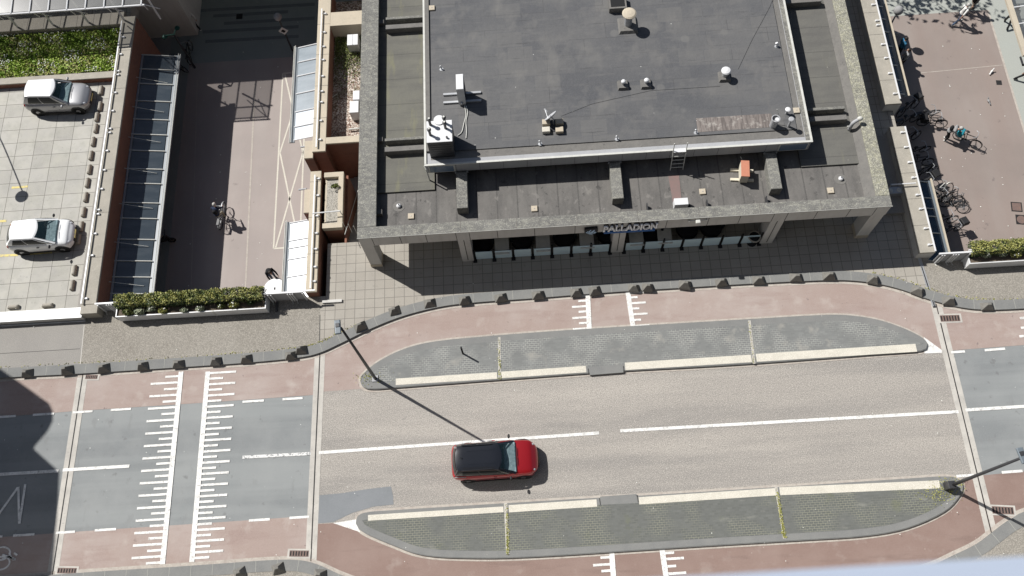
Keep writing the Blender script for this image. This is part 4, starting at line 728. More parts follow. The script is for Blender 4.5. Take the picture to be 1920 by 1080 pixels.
for i in range(4): W('baluster', MB().tube([(-9.6 + i * .28, 20.6 - i * .12, .12), (-9.6 + i * .28, 20.6 - i * .12, 1.1)], .015, 6), 'trim', t)
# sunken gravel garden with equipment
struct('garden_bed', MB().box(-10.72, -8.3, 25.95, 36, -4, -.35), 'soil')
t = thing('garden_end_wall', 'warm stone wall closing the gravel garden at its far end', 'wall', (-9.5, 33.9, -.35)); W('coping', MB().box(-10.72, -8.3, 33.35, 34.3, -.35, .8), 'copingw', t)
gr = MB(); rn = random.Random(3)
for i in range(2600):
    yy = 33.3 - abs(rn.gauss(0, 1.2)); gr.leaf((rn.uniform(-10.65, -8.7), yy, -.33 + rn.random() * .18), .06, rn)
tag(gr.build('ground_cover', 'leafa'), 'green ground cover at the far end of the gravel garden', 'plants', kind='stuff')
def unit(name, label, x, y, z, sx, sy, sz):
    p = P(x, y, z); t = thing(name, label, 'air conditioner', (p.x, p.y, z - sz)); MB().bbox(-sx / 2, sx / 2, -sy / 2, sy / 2, .06, sz, .02).build('casing', 'whitemetal', t); MB().box(-sx / 2 + .05, sx / 2 - .05, -sy / 2 + .05, -sy / 2 + .15, 0, .07).box(-sx / 2 + .05, sx / 2 - .05, sy / 2 - .15, sy / 2 - .05, 0, .07).build('foot', 'darkmetal', t)
    return t
t = unit('cowl_unit', 'grey ridged white unit in the gravel garden under the concrete wall', 661, 74, .45, .62, .75, .8)
MB().box(-.012, .012, -.36, .36, .8, .815).build('ridge', 'greymetal', t)
unit('air_conditioner', 'upper of the two stacked white boxes against the building in the gravel garden', 668, 178, .5, .38, .6, .85); unit('air_conditioner', 'lower and wider of the two white boxes against the building in the gravel garden', 664, 200, .5, .5, .75, .85)
t = thing('pipe_rack', 'white pipes on a low rack at the near end of the gravel garden', 'pipes', (-9, 26.6, -.35)); W('pipe', MB().tube([(-9.7, 27.0, -.2), (-8.5, 27.05, -.2)], .05).tube([(-9.7, 26.5, -.2), (-8.5, 26.55, -.2)], .05).tube([(-8.95, 26.1, -.15), (-8.95, 27.6, -.1)], .03).tube([(-8.75, 26.1, -.15), (-8.75, 27.6, .2)], .03), 'trim', t)
for k, (x, y) in enumerate(((626, 112), (628, 180))):
    p = P(x, y, -.33); tag(MB().tube([(p.x - .15, p.y - .1, -.3), (p.x, p.y, -.28), (p.x + .15, p.y + .12, -.3)], .02, 6).build('twig', 'trim'), ('pale twig lying in the shaded part of the gravel garden, upper one', 'pale twig lying in the shaded part of the gravel garden, lower one')[k], 'twig')
# railings standing on the copings
def railing(label, xr, y0, y1, side, ys, z=.8, m='whitemetal'):
    t = thing('wall_railing', label, 'railing', (xr, (y0 + y1) / 2, z)); W('rail', MB().box(xr - .035, xr + .035, y0, y1, z + .1, z + .15), m, t)
    for y in ys: W('bracket', MB().tube([(xr, y, z + .12), (xr + side * .18, y, z + .02)], .028, 6).obox((xr + side * .2, y, z), .13, .1, .1, 0, .02), m, t)
    return t
railing('white rail along the parking side of the long grey coping', -22.9, 17.0, 34.6, 1, [17.3, 19.7, 20.95, 22.1, 22.35, 23.6, 24.75, 25.95, 27.1, 27.35, 28.5, 29.7, 30.9, 31.15, 32.3, 33.5])
railing('white rail on the coping beside the plaza, below the stair well', -11.2, 17.1, 23.6, 1, [17.5, 18.3, 19.3, 20.2, 21.2, 22.4, 23.4])
railing('white rail on the coping along the gravel garden', -11.2, 25.3, 34.5, 1, [25.8, 27.0, 28.2, 28.9, 29.9, 31.0, 31.9, 32.9, 34.2])
railing('thick white rail on the lower coping right of the restaurant', 20.05, 17.1, 24.3, -1, [17.5, 18.4, 19.5, 20.3, 21.3, 22.2, 23.1, 24.0])
railing('thick white rail on the upper coping right of the restaurant', 20.15, 26.0, 34.5, -1, [26.4, 27.7, 28.7, 29.6, 30.9, 31.2, 32.3, 33.4])
# glass canopies hanging on the walls
def canopy(label, xw, xo, y0, y1, ys, m, gut='trim', zi=-.5, zo=-.85, gm=None, stays=(), ivory=False):
    t = thing('glass_canopy', label, 'canopy', ((xw + xo) / 2, (y0 + y1) / 2, zo)); d = 1 if xo > xw else -1
    def q(f, y, dz=0): return (xw + (xo - xw) * f, y, zi + (zo - zi) * f + dz)
    ys = [y0] + list(ys) + [y1]
    for i in range(len(ys) - 1):
        a, b = ys[i], ys[i + 1]; W('glass_pane', MB().add([q(0, a), q(.97, a), q(.97, b), q(0, b), q(0, a, -.012), q(.97, a, -.012), q(.97, b, -.012), q(0, b, -.012)], [(0, 1, 2, 3), (7, 6, 5, 4), (0, 4, 5, 1), (1, 5, 6, 2), (2, 6, 7, 3), (3, 7, 4, 0)]), (gm[i] if gm else m), t)
    for y in ys: W('rafter', MB().tube([q(-.01, y, .03), q(1, y, .03)], .035, 6), gut, t)
    W('wall_plate', MB().box(min(xw, xw + d * .09), max(xw, xw + d * .09), y0, y1, zi - .05, zi + .045), 'greymetal', t)
    W('gutter', MB().box(min(xo - d * .04, xo + d * .27), max(xo - d * .04, xo + d * .27), y0 - .1, y1 + .1, zo - .1, zo - .03), 'lamphead', t)
    if ivory: W('outer_rail', MB().box(xo + .16, xo + .25, y0 - .15, y1 + .15, zo + .05, zo + .12), 'copingw', t)
    else: W('outer_rail', MB().tube([(xo + d * .165, y0 - .15, zo + .06), (xo + d * .165, y1 + .15, zo + .06)], .022, 6).tube([(xo + d * .25, y0 - .15, zo), (xo + d * .25, y1 + .15, zo)], .022, 6), 'trim', t)
    for (yy, zz) in stays: W('stay', MB().tube([(xw, yy, zi + zz), q(.85, yy - .1, .04)], .014, 5), 'trim', t)
    return t
yL = [P(300, y, -.7).y for y in (131, 158, 190, 224, 252, 282, 316, 343, 379, 408, 447, 487, 517, 548)]
canopy('long dark glass canopy along the brick wall of the shaded passage', -22.18, -20.3, 17.2, P(300, 105, -.7).y, sorted(yL), 'glassdark', stays=[(y, .35) for y in (18.6, 20.9, 23.2, 25.4, 27.4, 29.4, 31.4)])
yR = sorted([P(570, y, -.7).y for y in (114, 140, 173, 207, 235)])
canopy('frosted glass canopy under the garden wall, its upper panes grey', -11.49, -12.98, P(560, 263, -.85).y, P(565, 90, -.85).y, yR, 'glasswhite', 'whitemetal', gm=['glasswhite', 'glasswhite', 'glasshalf', 'glasshalf', 'glasshalf', 'glasshalf'])
yR = sorted([P(560, y, -.7).y for y in (449, 463, 484, 517)])
canopy('frosted white glass canopy below the stair bed, beside the round table', -11.49, -12.95, 17.2, P(555, 418, -.85).y, yR, 'glasswhite', 'whitemetal')
canopy('dark glass canopy with a pale gutter on the upper wall right of the restaurant', 20.3, 21.3, P(1702, 178, -.9).y, 35, [28.3, 29.3, 30.6, 31.6, 32.5, 33.4], 'glassdark', 'trim', stays=[(27.6, .3), (29.9, .3)], ivory=True)
canopy('blue glass canopy with a pale gutter above the heap of parked bicycles', 20.15, 21.35, 17.2, P(1745, 342, -.9).y, sorted([P(1760, y, -.7).y for y in (369, 389, 404, 436)]), 'glassblue', 'trim', ivory=True)
# low white strip, end panels and planters at the street side
t = thing('white_parapet', 'low white parapet between the parking place and the pavement', 'parapet', (-40, 16.7, 0)); W('wall', MB().box(-60, -23.0, 16.42, 16.93, .12, .5), 'conc', t); W('coping', MB().box(-60, -23.0, 16.4, 16.95, .5, .56), 'whitemetal', t); W('edge', MB().box(-60, -23.0, 16.33, 16.38, .12, .16), 'whitemetal', t)
t = thing('wall_end', 'stone end block of the long parking wall', 'pier', (-22.6, 16.7, 0)); W('block', MB().bbox(-22.98, -22.1, 16.5, 16.99, .12, .78, .015), 'coping', t)
def panel(label, x0, x1, slats):
    t = thing('guard_panel', label, 'railing', ((x0 + x1) / 2, 16.8, .12)); W('rail', MB().box(x0, x1, 16.82, 16.9, 1.08, 1.16), 'whitemetal', t)
    W('sheet', MB().box(x0 + .02, x1 - .02, 16.85, 16.87, .14, 1.08), 'fascia', t)
    for s in slats: W('post', MB().box(s - .03, s + .03, 16.76, 16.82, .12, 1.1), 'whitemetal', t)
    for s in slats[::2]: W('foot', MB().tube([(s, 16.8, .14), (s + .05, 16.62, .14)], .02, 6), 'trim', t)
panel('white sheet panel with slats left of the long planter', -22.08, -20.9, (-21.95, -21.5, -21.38, -21.26)); panel('white sheet panel with slats right of the long planter', -13.55, -11.5, (-13.3, -13.15, -12.3, -12.18, -12.06, -11.55)); panel('white sheet panel with slats left of the right hand planter', 20.1, 21.75, (20.25, 20.37, 20.8, 20.92, 21.05, 21.6))
tag(MB().box(-11.5, -10.9, 16.86, 16.94, 1.08, 1.16).build('rail_end', 'whitemetal'), 'short white rail end over the warm coping', 'railing')
struct('deck_edge', MB().box(-10.75, -9.75, 16.55, 16.7, .12, .22), 'conc')
def planter(label, x0, x1, y0, y1, mix, sd):
    rn = random.Random(sd); t = thing('planter_box', label, 'planter', ((x0 + x1) / 2, (y0 + y1) / 2, .12), 0, 'white planter troughs on the bridge edge'); w_ = .05; z0, z1 = .2, .82
    W('trough', MB().box(x0, x1, y0, y0 + w_, z0, z1).box(x0, x1, y1 - w_, y1, z0, z1).box(x0, x0 + w_, y0 + w_, y1 - w_, z0, z1).box(x1 - w_, x1, y0 + w_, y1 - w_, z0, z1).box(x0 + w_, x1 - w_, y0 + w_, y1 - w_, z0, z0 + .05), 'whitemetal', t)
    W('soil', MB().box(x0 + w_, x1 - w_, y0 + w_, y1 - w_, .3, .74), 'bark', t)
    for x in [x0 + .4 + i * 1.9 for i in range(int((x1 - x0) / 1.9) + 1)]: W('foot', MB().box(x - .05, x + .05, y0 + .05, y1 - .05, .12, .2), 'darkmetal', t)
    W('railing', MB().box(x0, x1, y1 + .02, y1 + .08, 1.0, 1.06), 'whitemetal', t)
    lv = {k: MB() for k in ('leafa', 'leafb', 'leafc')}; n = int((x1 - x0) * 2100)
    for i in range(n):
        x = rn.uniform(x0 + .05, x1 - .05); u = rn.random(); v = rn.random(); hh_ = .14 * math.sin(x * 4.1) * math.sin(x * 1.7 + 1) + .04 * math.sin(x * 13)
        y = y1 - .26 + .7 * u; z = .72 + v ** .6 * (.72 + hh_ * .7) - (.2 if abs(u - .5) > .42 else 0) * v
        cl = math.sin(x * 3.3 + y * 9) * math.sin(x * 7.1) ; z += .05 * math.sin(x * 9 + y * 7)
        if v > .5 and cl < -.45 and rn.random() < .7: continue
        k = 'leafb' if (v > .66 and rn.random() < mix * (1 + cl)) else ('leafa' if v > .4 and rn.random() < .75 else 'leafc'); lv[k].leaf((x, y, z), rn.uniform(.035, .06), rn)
    h = thing('hedge', 'clipped hedge growing in the ' + label, 'hedge', ((x0 + x1) / 2, y1 - .2, .75), 0, 'hedges in the white troughs')
    for k in lv: W('foliage', lv[k], k, h)
    W('stem', sum_stems(x0, x1, y1 - .2), 'bark', h)
    return t
def sum_stems(x0, x1, y):
    s = MB(); x = x0 + .25
    while x < x1 - .1: s.tube([(x, y, .7), (x + .03, y + .02, 1.1)], .012, 5); x += .35
    return s
planter('long white trough on the left edge of the pavement', -21.1, -13.45, 16.2, 16.82, .55, 5); planter('white trough at the right edge of the picture', 21.6, 30.5, 16.35, 16.95, .8, 6)
tag(MB().box(-16.2, -16.1, 16.19, 16.25, .15, .83).build('trough_joint', 'trim'), 'pale joint plate between two lengths of the long trough', 'bracket')
# flowering clumps in front of the hedges
def clump(x, y, r, m, label, sd, n=160, petals=0):
    rn = random.Random(sd); r *= 1.5; p = P(x, y + 1, .9); t = thing('trough_plant', label, 'plant', (p.x, p.y, .74), 0, 'small plants in the white troughs'); a = MB(); f = MB()
    for i in range(n):
        d = Vector((rn.gauss(0, 1), rn.gauss(0, 1), abs(rn.gauss(0, 1)))).normalized() * r * rn.random() ** .4; a.leaf((d.x, d.y * .6, .08 + d.z), rn.uniform(.045, .08), rn)
    a.build('foliage', m, t); MB().tube([(0, 0, -.02), (0, 0, r * .6)], .012, 5).build('stem', 'bark', t)
    for i in range(petals): d = Vector((rn.gauss(0, 1), rn.gauss(0, 1), 1 + rn.random())).normalized() * r; f.ball((d.x, d.y * .6, .08 + d.z), .035, 6)
    if petals: f.build('flower', 'petal', t)
for i, (x, y, r, m, l, pt) in enumerate(((241, 584, .22, 'leafa', 'bushy green plant at the left end of the long trough', 0), (262, 583, .2, 'leafd', 'grey green plant beside the left end of the long trough', 0), (283, 578, .17, 'leafd', 'pale variegated plant left of the yellow green clump', 6), (305, 581, .16, 'leafb', 'bright yellow green clump in the left part of the long trough', 2), (345, 580, .14, 'leafd', 'small reddish grey plant in the middle of the long trough', 0), (375, 577, .15, 'leafd', 'low pale plant in the middle of the long trough', 4), (415, 572, .14, 'leafa', 'trailing green plant in the right half of the long trough', 2), (438, 570, .2, 'leafb', 'largest bright green clump in the right half of the long trough', 5), (470, 566, .13, 'leafc', 'small dark plant near the right end of the long trough', 0), (1850, 476, .18, 'leafd', 'reddish pale plant at the left end of the right trough', 3), (1880, 472, .24, 'leafd', 'silvery round plant in the right trough', 6), (1905, 475, .2, 'leafb', 'yellow plant in the right trough at the picture edge', 3))):
    clump(x, y, r, m, l, 40 + i, int(90 + r * 900), pt)
# weeds by the stair bed
clump(628, 348, .16, 'leafa', 'green weed sprouting from the warm coping of the stair bed', 77, 120)
# parking place: grass bed with a low wall, wheel stops
struct('grass_bed', MB().box(-60, -22.96, 31.45, 34.45, .06, .42), 'soilbase')
t = thing('planter_wall', 'low brown wall holding the flowery grass bed above the parked silver car', 'wall', (-40, 31.3, .06)); W('brickwork', MB().box(-60, -22.96, 31.05, 31.4, .06, .42), 'brickx', t); W('coping', MB().bbox(-60, -22.955, 31.02, 31.45, .42, .5, .01), 'coping', t)
t = thing('planter_wall', 'pale capped wall behind the flowery grass bed', 'wall', (-40, 34.9, .06)); W('coping', MB().bbox(-60, -22.9, 34.5, 35.35, .06, .8, .02), 'coping', t)
for i in range(9): x = -23.7 - i * .98; W('joint', MB().box(x, x + .02, 34.497, 35.353, .2, .803), 'copingjoint', t)
rn = random.Random(11); ga = MB(); gb = MB(); gc = MB()
for i in range(15000):
    x = rn.uniform(-31.5, -23.0); y = rn.uniform(31.5, 34.45); q = math.sin(x * 1.9) * math.sin(y * 2.3 + x) + math.sin(x * 5 + y * 3) * .4
    if rn.random() < .2 + .4 * (q < -.3): continue
    (ga if rn.random() < .62 + .3 * (q > .2) else gb).leaf((x, y, .44 + rn.random() * .13), rn.uniform(.05, .1), rn)
for i in range(900):
    x = rn.uniform(-31.5, -23.0); y = rn.uniform(31.5, 34.45)
    if math.sin(x * 2.3 + 1) * math.sin(y * 3 + x * .7) < .1: continue
    gc.ball((x, y, .58), .03, 6)
g1 = ga.build('grass', 'grassa'); tag(g1, 'flowery green grass in the raised bed above the parking place', 'grass', kind='stuff'); gb.build('dry_grass', 'leafb', g1); gc.build('petals', 'petal', g1)
ws = None
st = [(190, 170), (188, 200), (182, 220), (180, 241), (175, 266), (171, 292), (168, 318), (164, 343), (161, 370), (157, 398), (153, 425), (148, 449), (140, 507), (136, 535)]
for i, (x, y) in enumerate(st):
    p = P(x, y, .1)
    if ws is None:
        ws = thing('wheel_stop', '', 'wheel stop', (p.x, p.y, .06), 0, 'concrete wheel stops of the parking place'); MB().bbox(-.1, .1, -.29, .29, 0, .2, .06).build('stop', 'block' if False else 'coping', ws, bev=.03); MB().lathe((0, .2, .19), [(.02, 0), (.02, .02)], 8).lathe((0, -.2, .19), [(.02, 0), (.02, .02)], 8).build('bolt', 'darkmetal', ws); q = ws
    else: q = dup(ws, (p.x, p.y, .06), 0, '')
    q['label'] = 'rounded concrete wheel stop beside the long wall, %s from the top' % ORD[i]
for i, (x, y) in enumerate(((26, 576), (90, 573), (-40, 580))):
    p = P(x, y, .1); dup(ws, (p.x, p.y, .06), pi / 2 + .03, 'rounded wheel stop lying along the white parapet, ' + ('middle one', 'rightmost', 'outermost left')[i])
# big glass gallery roof in the upper left corner
t = thing('gallery_roof', 'big white framed glass gallery roof in the upper left corner of the parking place', 'canopy', (-30, 35, 3)); ga_ = []
for i in range(16):
    x = -20.75 - i * 1.05
    for (ya, yb_, za_, zb_) in ((33.95, 34.9, 3.0, 3.1), (34.9, 36.9, 3.1, 3.2)):
        if i < 15: W('glass_pane', MB().add([(x - 1.0, ya, za_), (x - .04, ya, za_), (x - .04, yb_, zb_), (x - 1.0, yb_, zb_), (x - 1.0, ya, za_ - .015), (x - .04, ya, za_ - .015), (x - .04, yb_, zb_ - .015), (x - 1.0, yb_, zb_ - .015)], [(0, 1, 2, 3), (7, 6, 5, 4), (0, 4, 5, 1), (1, 5, 6, 2), (2, 6, 7, 3), (3, 7, 4, 0)]), 'glassgrey', t)
    W('rafter', MB().tube([(x - .02, 33.85, 3.03), (x - .02, 34.9, 3.13), (x - .02, 36.9, 3.24)], .045, 6), 'whitemetal', t)
    if i % 2 == 0: W('bracket', MB().tube([(x - .02, 34.0, 2.9), (x + .35, 34.7, 1.6)], .03, 6).tube([(x - .02, 34.0, 2.9), (x - .35, 34.7, 1.6)], .03, 6), 'whitemetal', t); W('post', MB().tube([(x, 34.75, .7), (x, 34.75, 3.1)], .06, 8), 'whitemetal', t)
W('purlin', MB().tube([(-37, 33.85, 2.98), (-20.6, 33.85, 2.98)], .06, 8).tube([(-37, 33.98, 2.84), (-20.6, 33.98, 2.84)], .04, 8).tube([(-37, 34.9, 3.12), (-20.6, 34.9, 3.12)], .05, 8).tube([(-37, 36.9, 3.26), (-20.6, 36.9, 3.26)], .06, 8), 'whitemetal', t)
# canopy on the far side of the right passage
t = thing('glass_canopy', 'pale framed glass canopy in the upper right corner of the picture', 'canopy', (29, 32, 0)); 
xg0, xg1 = 28.15, 30.6; 
W('gutter', MB().box(xg0, xg0 + .3, 29.2, 38, -.6, -.45), 'copingw', t)
for i in range(7):
    y = 30.2 + i * 1.15; W('rafter', MB().tube([(xg0 + .3, y, -.48), (xg1, y, -.2)], .04, 6), 'whitemetal', t); W('glass_pane', MB().add([(xg0 + .3, y + .04, -.5), (xg1, y + .04, -.22), (xg1, y + 1.1, -.22), (xg0 + .3, y + 1.1, -.5)], [(0, 1, 2, 3)]), 'glassgrey', t)
W('bracket', MB().box(28.0, 28.08, 28.6, 29.2, -.62, -.55).box(28.0, 28.9, 28.6, 28.68, -.62, -.55), 'darkmetal', t)
# equipment box on the wall right of the restaurant
p = P(1678, 357, .6); t = thing('wall_unit', 'small grey unit with two fans and a white arm beside the right parapet', 'air conditioner', (p.x, p.y, .12)); MB().box(-.4, .4, -.18, .18, 0, .5).build('casing', 'greymetal', t)
for x in (-.22, .2): MB().lathe((x, 0, .5), [(.12, 0), (.1, .03)], 14).build('fan', 'trim', t)
MB().box(-.3, .95, .12, .17, .85, .9).build('arm', 'whitemetal', t); MB().box(-.34, -.29, .1, .18, 0, .9).build('post', 'greymetal', t)
struct('plaza_step', MB().box(18.35, 19.3, 19.6, 24.2, .12, .3), 'pavegrey')
# unseen roof, block and tower, added and shaped for the shade they throw
t = thing('shade_roof', 'unseen flat roof slab added to shade the top of the passage', 'roof', (-16, 41, 3)); W('deck', MB().box(-20.28, -8.5, 36.95, 47, 2.6, 3.1), 'conc', t); W('fascia', MB().box(-20.28, -8.48, 36.9, 36.95, 2.55, 3.15), 'fascia', t)  # added caster; its southern edge is set by the shade line below
for x in (-9,): W('pier', MB().box(x - .25, x + .25, 38, 38.5, -4, 2.6), 'conc', t)
t = thing('shade_block', 'unseen flat roofed block north of the gallery, added for its shade', 'building', (-30, 48, 0)); W('wall', MB().box(-40, -20.5, 37.2, 56, -4, 3.1), 'conc', t); W('roof', MB().box(-40.3, -20.3, 36.95, 56.3, 3.1, 3.5), 'roofside', t)  # added caster, placed to darken the passage beyond the glass roof
t = thing('shade_tower', 'unseen tower to the west, added with a roof shaped for its shadow', 'building', (-42, 8, 0)); hT = 16.0; ox, oy = -.734 * hT, .477 * hT  # added caster; roof outline traced back from the shadow it throws
sh = PX([(-700, 690), (0, 690), (60, 733), (93, 757), (100, 772), (99, 790), (90, 808), (78, 822), (66, 836), (64, 842), (112, 885), (110, 930), (106, 990), (98, 1100), (-700, 1100)])
pl = [(x + ox, y + oy) for x, y in sh]; pl[0] = (-60, pl[1][1]); pl[-1] = (-60, pl[-2][1])
W('roof', MB().prism(pl, hT - .4, hT), 'conc', t); W('wall', MB().box(-60, pl[1][0] - .6, pl[-2][1] + .5, pl[1][1] - .8, 0, hT - .4), 'brick', t)
wn = MB()
for i in range(4):
    for j in range(5): wn.box(pl[1][0] - .62, pl[1][0] - .56, pl[-2][1] + 1.2 + j * 2.3, pl[-2][1] + 2.6 + j * 2.3, 1 + i * 3.4, 2.6 + i * 3.4)
W('window', wn, 'window', t)
# ================================================================ cars
def car(name, label, cat, px, z, rz, L, Wd, H, paint, roofpaint, xf, xr, rf, rr, nose, hood, zb, rails=False, wb=.62, ant=None, stripe=None, sideextra=None):
    """xf/xr: front and rear of the glasshouse at the belt, rf/rr the same at the roof, all as shares of the length from the rear"""
    p = P(px[0], px[1], z + .8); t = thing(name, label, cat, (p.x, p.y, z), rz)
    h = Wd / 2; X = lambda s: (s - .5) * L
    st = [(0.0, .50, .55, .62, .42), (.006, .70, .52, .72, .38), (.025, .86, .42, zb * .9, .3), (.065, .95, .32, zb * .97, .24), (.14, .99, .22, zb * 1.0, .2), (.3, 1.0, .2, zb, .2), (.5, .995, .2, zb, .2), (xf, .995, .2, zb * .985, .2), (xf + (1 - xf) * .35, .99, .22, hood + (zb - hood) * .55, .22), (xf + (1 - xf) * .68, .96, .24, hood, .24), (.94, .86, .27, hood * .9, .26), (.975, .72, .3, hood * .8, .3), (.992, .55, .36, hood * .7, .34), (1.0, .40, .40, hood * .62, .38)]
    vs = []; n = 0
    for s, wv, zl, zt, z0 in st:
        w_ = h * wv; dz = zt - zl; row = [(0, z0), (w_ * .8, z0), (w_ * .97, zl), (w_, zl + dz * .35), (w_ * .985, zl + dz * .7), (w_ * .90, zt - dz * .06), (w_ * .72, zt), (w_ * .35, zt + .02), (0, zt + .028)]
        full = [(-y, zz) for y, zz in row[:0:-1]][0:] ; ring = [(y, zz) for y, zz in row] + [(-y, zz) for y, zz in row[-2:0:-1]]
        n = len(ring); vs += [(X(s), y, zz) for y, zz in ring]
    fs = [(i * n + k, i * n + (k + 1) % n, (i + 1) * n + (k + 1) % n, (i + 1) * n + k) for i in range(len(st) - 1) for k in range(n)] + [tuple(range(n)), tuple(range((len(st) - 1) * n, len(st) * n))[::-1]]
    bo = MB().add(vs, fs).build('body', paint, t, smooth=True); q = bo.modifiers.new('s', 'SUBSURF'); q.levels = 2; q.render_levels = 2
    # glasshouse as patches between belt and roof
    wb_, wr = h * .90, h * .70
    fb, rb, ft, rt_ = X(xf), X(xr), X(rf), X(rr); zr = H - .05
    def lerp(a, b, u): return a + (b - a) * u
    def patch(c00, c10, c11, c01, bul, s0, s1, t0, t1, off=0, nn=8, bt=None):
        v = []; 
        for j in range(nn + 1):
            for i in range(nn + 1):
                s_ = s0 + (s1 - s0) * i / nn; t_ = t0 + (t1 - t0) * j / nn
                a = Vector(c00).lerp(Vector(c10), s_); b = Vector(c01).lerp(Vector(c11), s_); q = a.lerp(b, t_); q = q + Vector(bul) * (4 * s_ * (1 - s_)) + (Vector(bt) * (4 * t_ * (1 - t_)) if bt else Vector((0, 0, 0)))
                v.append(q)
        f = [(j * (nn + 1) + i, j * (nn + 1) + i + 1, (j + 1) * (nn + 1) + i + 1, (j + 1) * (nn + 1) + i) for j in range(nn) for i in range(nn)]
        if off:
            c = Vector(off); v = [q + c for q in v]
        return v, f
    ws_ = ((fb, -wb_, zb), (fb, wb_, zb), (ft, wr, zr), (ft, -wr, zr)); rw = ((rb, wb_ * .9, zb), (rb, -wb_ * .9, zb), (rt_, -wr * .93, zr), (rt_, wr * .93, zr))
    bl = (.16, 0, 0); br = (-.1, 0, 0)
    # pillars
    pl = MB()
    for s0, s1 in ((0, .07), (.93, 1)): pl.add(*patch(*ws_, bl, s0, s1, 0, 1)); pl.add(*patch(*rw, br, s0, s1, 0, 1))
    pl.add(*patch(*ws_, bl, 0, 1, .94, 1)); pl.add(*patch(*rw, br, 0, 1, .8, 1)); pl.add(*patch(*rw, br, 0, 1, 0, .25))
    for sg in (1, -1):
        sd_ = ((rb, sg * wb_ * .9, zb), (fb, sg * wb_, zb), (ft, sg * wr, zr), (rt_, sg * wr * .93, zr)); pl.add(*patch(*sd_, (0, 0, 0), 0, 1, 0, 1, bt=(0, sg * .05, 0)))
    pl.build('pillar', roofpaint if rails else paint, t, smooth=True)
    MB().add(*patch(*ws_, bl, .05, .95, .02, .95, (.008, 0, .01), 10)).build('windshield', 'carglass', t, smooth=True)
    MB().add(*patch(*rw, br, .08, .92, .2, .85, (-.012, 0, .01), 8)).build('rear_window', 'sideglass', t, smooth=True)
    for sg in (1, -1):
        sd_ = ((rb, sg * wb_ * .9, zb), (fb, sg * wb_, zb), (ft, sg * wr, zr), (rt_, sg * wr * .93, zr))
        for a, b in ((.12, .46), (.49, .90)): MB().add(*patch(*sd_, (0, 0, 0), a, b, .12, .86, (0, sg * .012, .006), 6, bt=(0, sg * .05, 0))).build('side_window', 'sideglass', t, smooth=True)
    # roof with a crown; front and rear edges follow the glass bulges
    nn = 12; v = []
    for i in range(nn + 1):
        u = i / nn
        for k in range(nn + 1):
            w_ = k / nn * 2 - 1; x0 = rt_ + br[0] * (1 - w_ * w_); x1 = ft + bl[0] * (1 - w_ * w_); v.append((lerp(x0, x1, u), w_ * wr * (.93 + .07 * min(1, u * 1.0)), zr + .05 * (1 - w_ ** 4) * (1 - (2 * u - 1) ** 4) ** .5 + .001))
    MB().add(v, [(i * (nn + 1) + k, i * (nn + 1) + k + 1, (i + 1) * (nn + 1) + k + 1, (i + 1) * (nn + 1) + k) for i in range(nn) for k in range(nn)]).build('roof', roofpaint, t, smooth=True)
    # cabin seen through the windshield
    MB().box(X(xr) + .1, fb - .05, -wb_ + .08, wb_ - .08, zb - .3, zb + .035).build('cabin_floor', 'cardark', t)
    MB().bbox(fb - .5, fb + .05, -wb_ + .1, wb_ - .1, zb - .02, zb + .07, .03).build('dashboard', 'cardash', t)
    MB().torus((fb - .5, wb_ * .45, zb + .1), .17, .018, 'x', 16, 6).build('steering_wheel', 'plastic', t)
    for y in (-.36, .36): s_ = MB().bbox(fb - 1.12, fb - .98, y - .22, y + .22, zb - .1, zb + .22, .05).build('seat', 'seatcloth', t); MB().bbox(fb - 1.12, fb - 1.03, y - .12, y + .12, zb + .24, zb + .38, .03).build('headrest', 'seatcloth', s_)
    # wheels
    R = .31
    for xs in (.5 - wb / 2 - .005, .5 + wb / 2 + .005):
        for sg in (1, -1):
            c = (X(xs), sg * (h - .1), R); MB().lathe((c[0], sg * (h - .13), R + .01), [(R + .07, -.13), (R + .07, .137)] if True else 0, 24, 'y').build('wheel_arch', 'plastic', t)
            wv = MB().lathe(c, [(R * .6, -.1), (R * .95, -.1), (R, -.07), (R, .07), (R * .95, .1), (R * .6, .1)], 24, 'y').build('wheel', 'tyre', t, smooth=False)
            MB().lathe((c[0], c[1] + sg * .095, R), [(R * .58, -.012), (R * .6, .0), (.04, .012)] if sg > 0 else [(.04, -.012), (R * .6, 0), (R * .58, .012)], 14, 'y').build('rim', 'rim', wv)
    for sg in (1, -1):
        mr = MB().ball((fb - .22, sg * (h + .10), zb + .06), .1, 10, (.6, 1.1, .75)).build('mirror', 'plastic' if paint != 'silver' else paint, t, smooth=True)
        MB().add(*ballmesh((X(.905), sg * h * .66, hood * .80), .2, 12, (1.25, .5, .5))).build('headlight', 'headlamp', t, smooth=True)
        MB().add(*ballmesh((X(.04), sg * h * .74, zb * .82), .13, 10, (.5, .8, 1))).build('taillight', 'tail', t, smooth=True)
        MB().box(X(.18), X(.82), sg * (h - .02) - .03, sg * (h - .02) + .03, .2, .3).build('sill', 'plastic', t)
        MB().box(X(.5) - .07, X(.5) + .07, sg * h - .015, sg * h + .02, zb * .8, zb * .8 + .03).build('door_handle', 'plastic' if paint == 'white' else paint, t)
    MB().bbox(X(.978), X(1.0) + .025, -h * .5, h * .5, .36, .52, .02).build('grille', 'plastic', t); MB().box(X(1) + .02, X(1) + .035, -.25, .25, .42, .52).build('number_plate', 'yellow', t)
    wp = MB()
    for y in (-.05, .4): wp.tube([(fb + .12, y - .35, zb + .05), (fb + .1, y + .05, zb + .08)], .012, 5)
    wp.build('wiper', 'plastic', t)
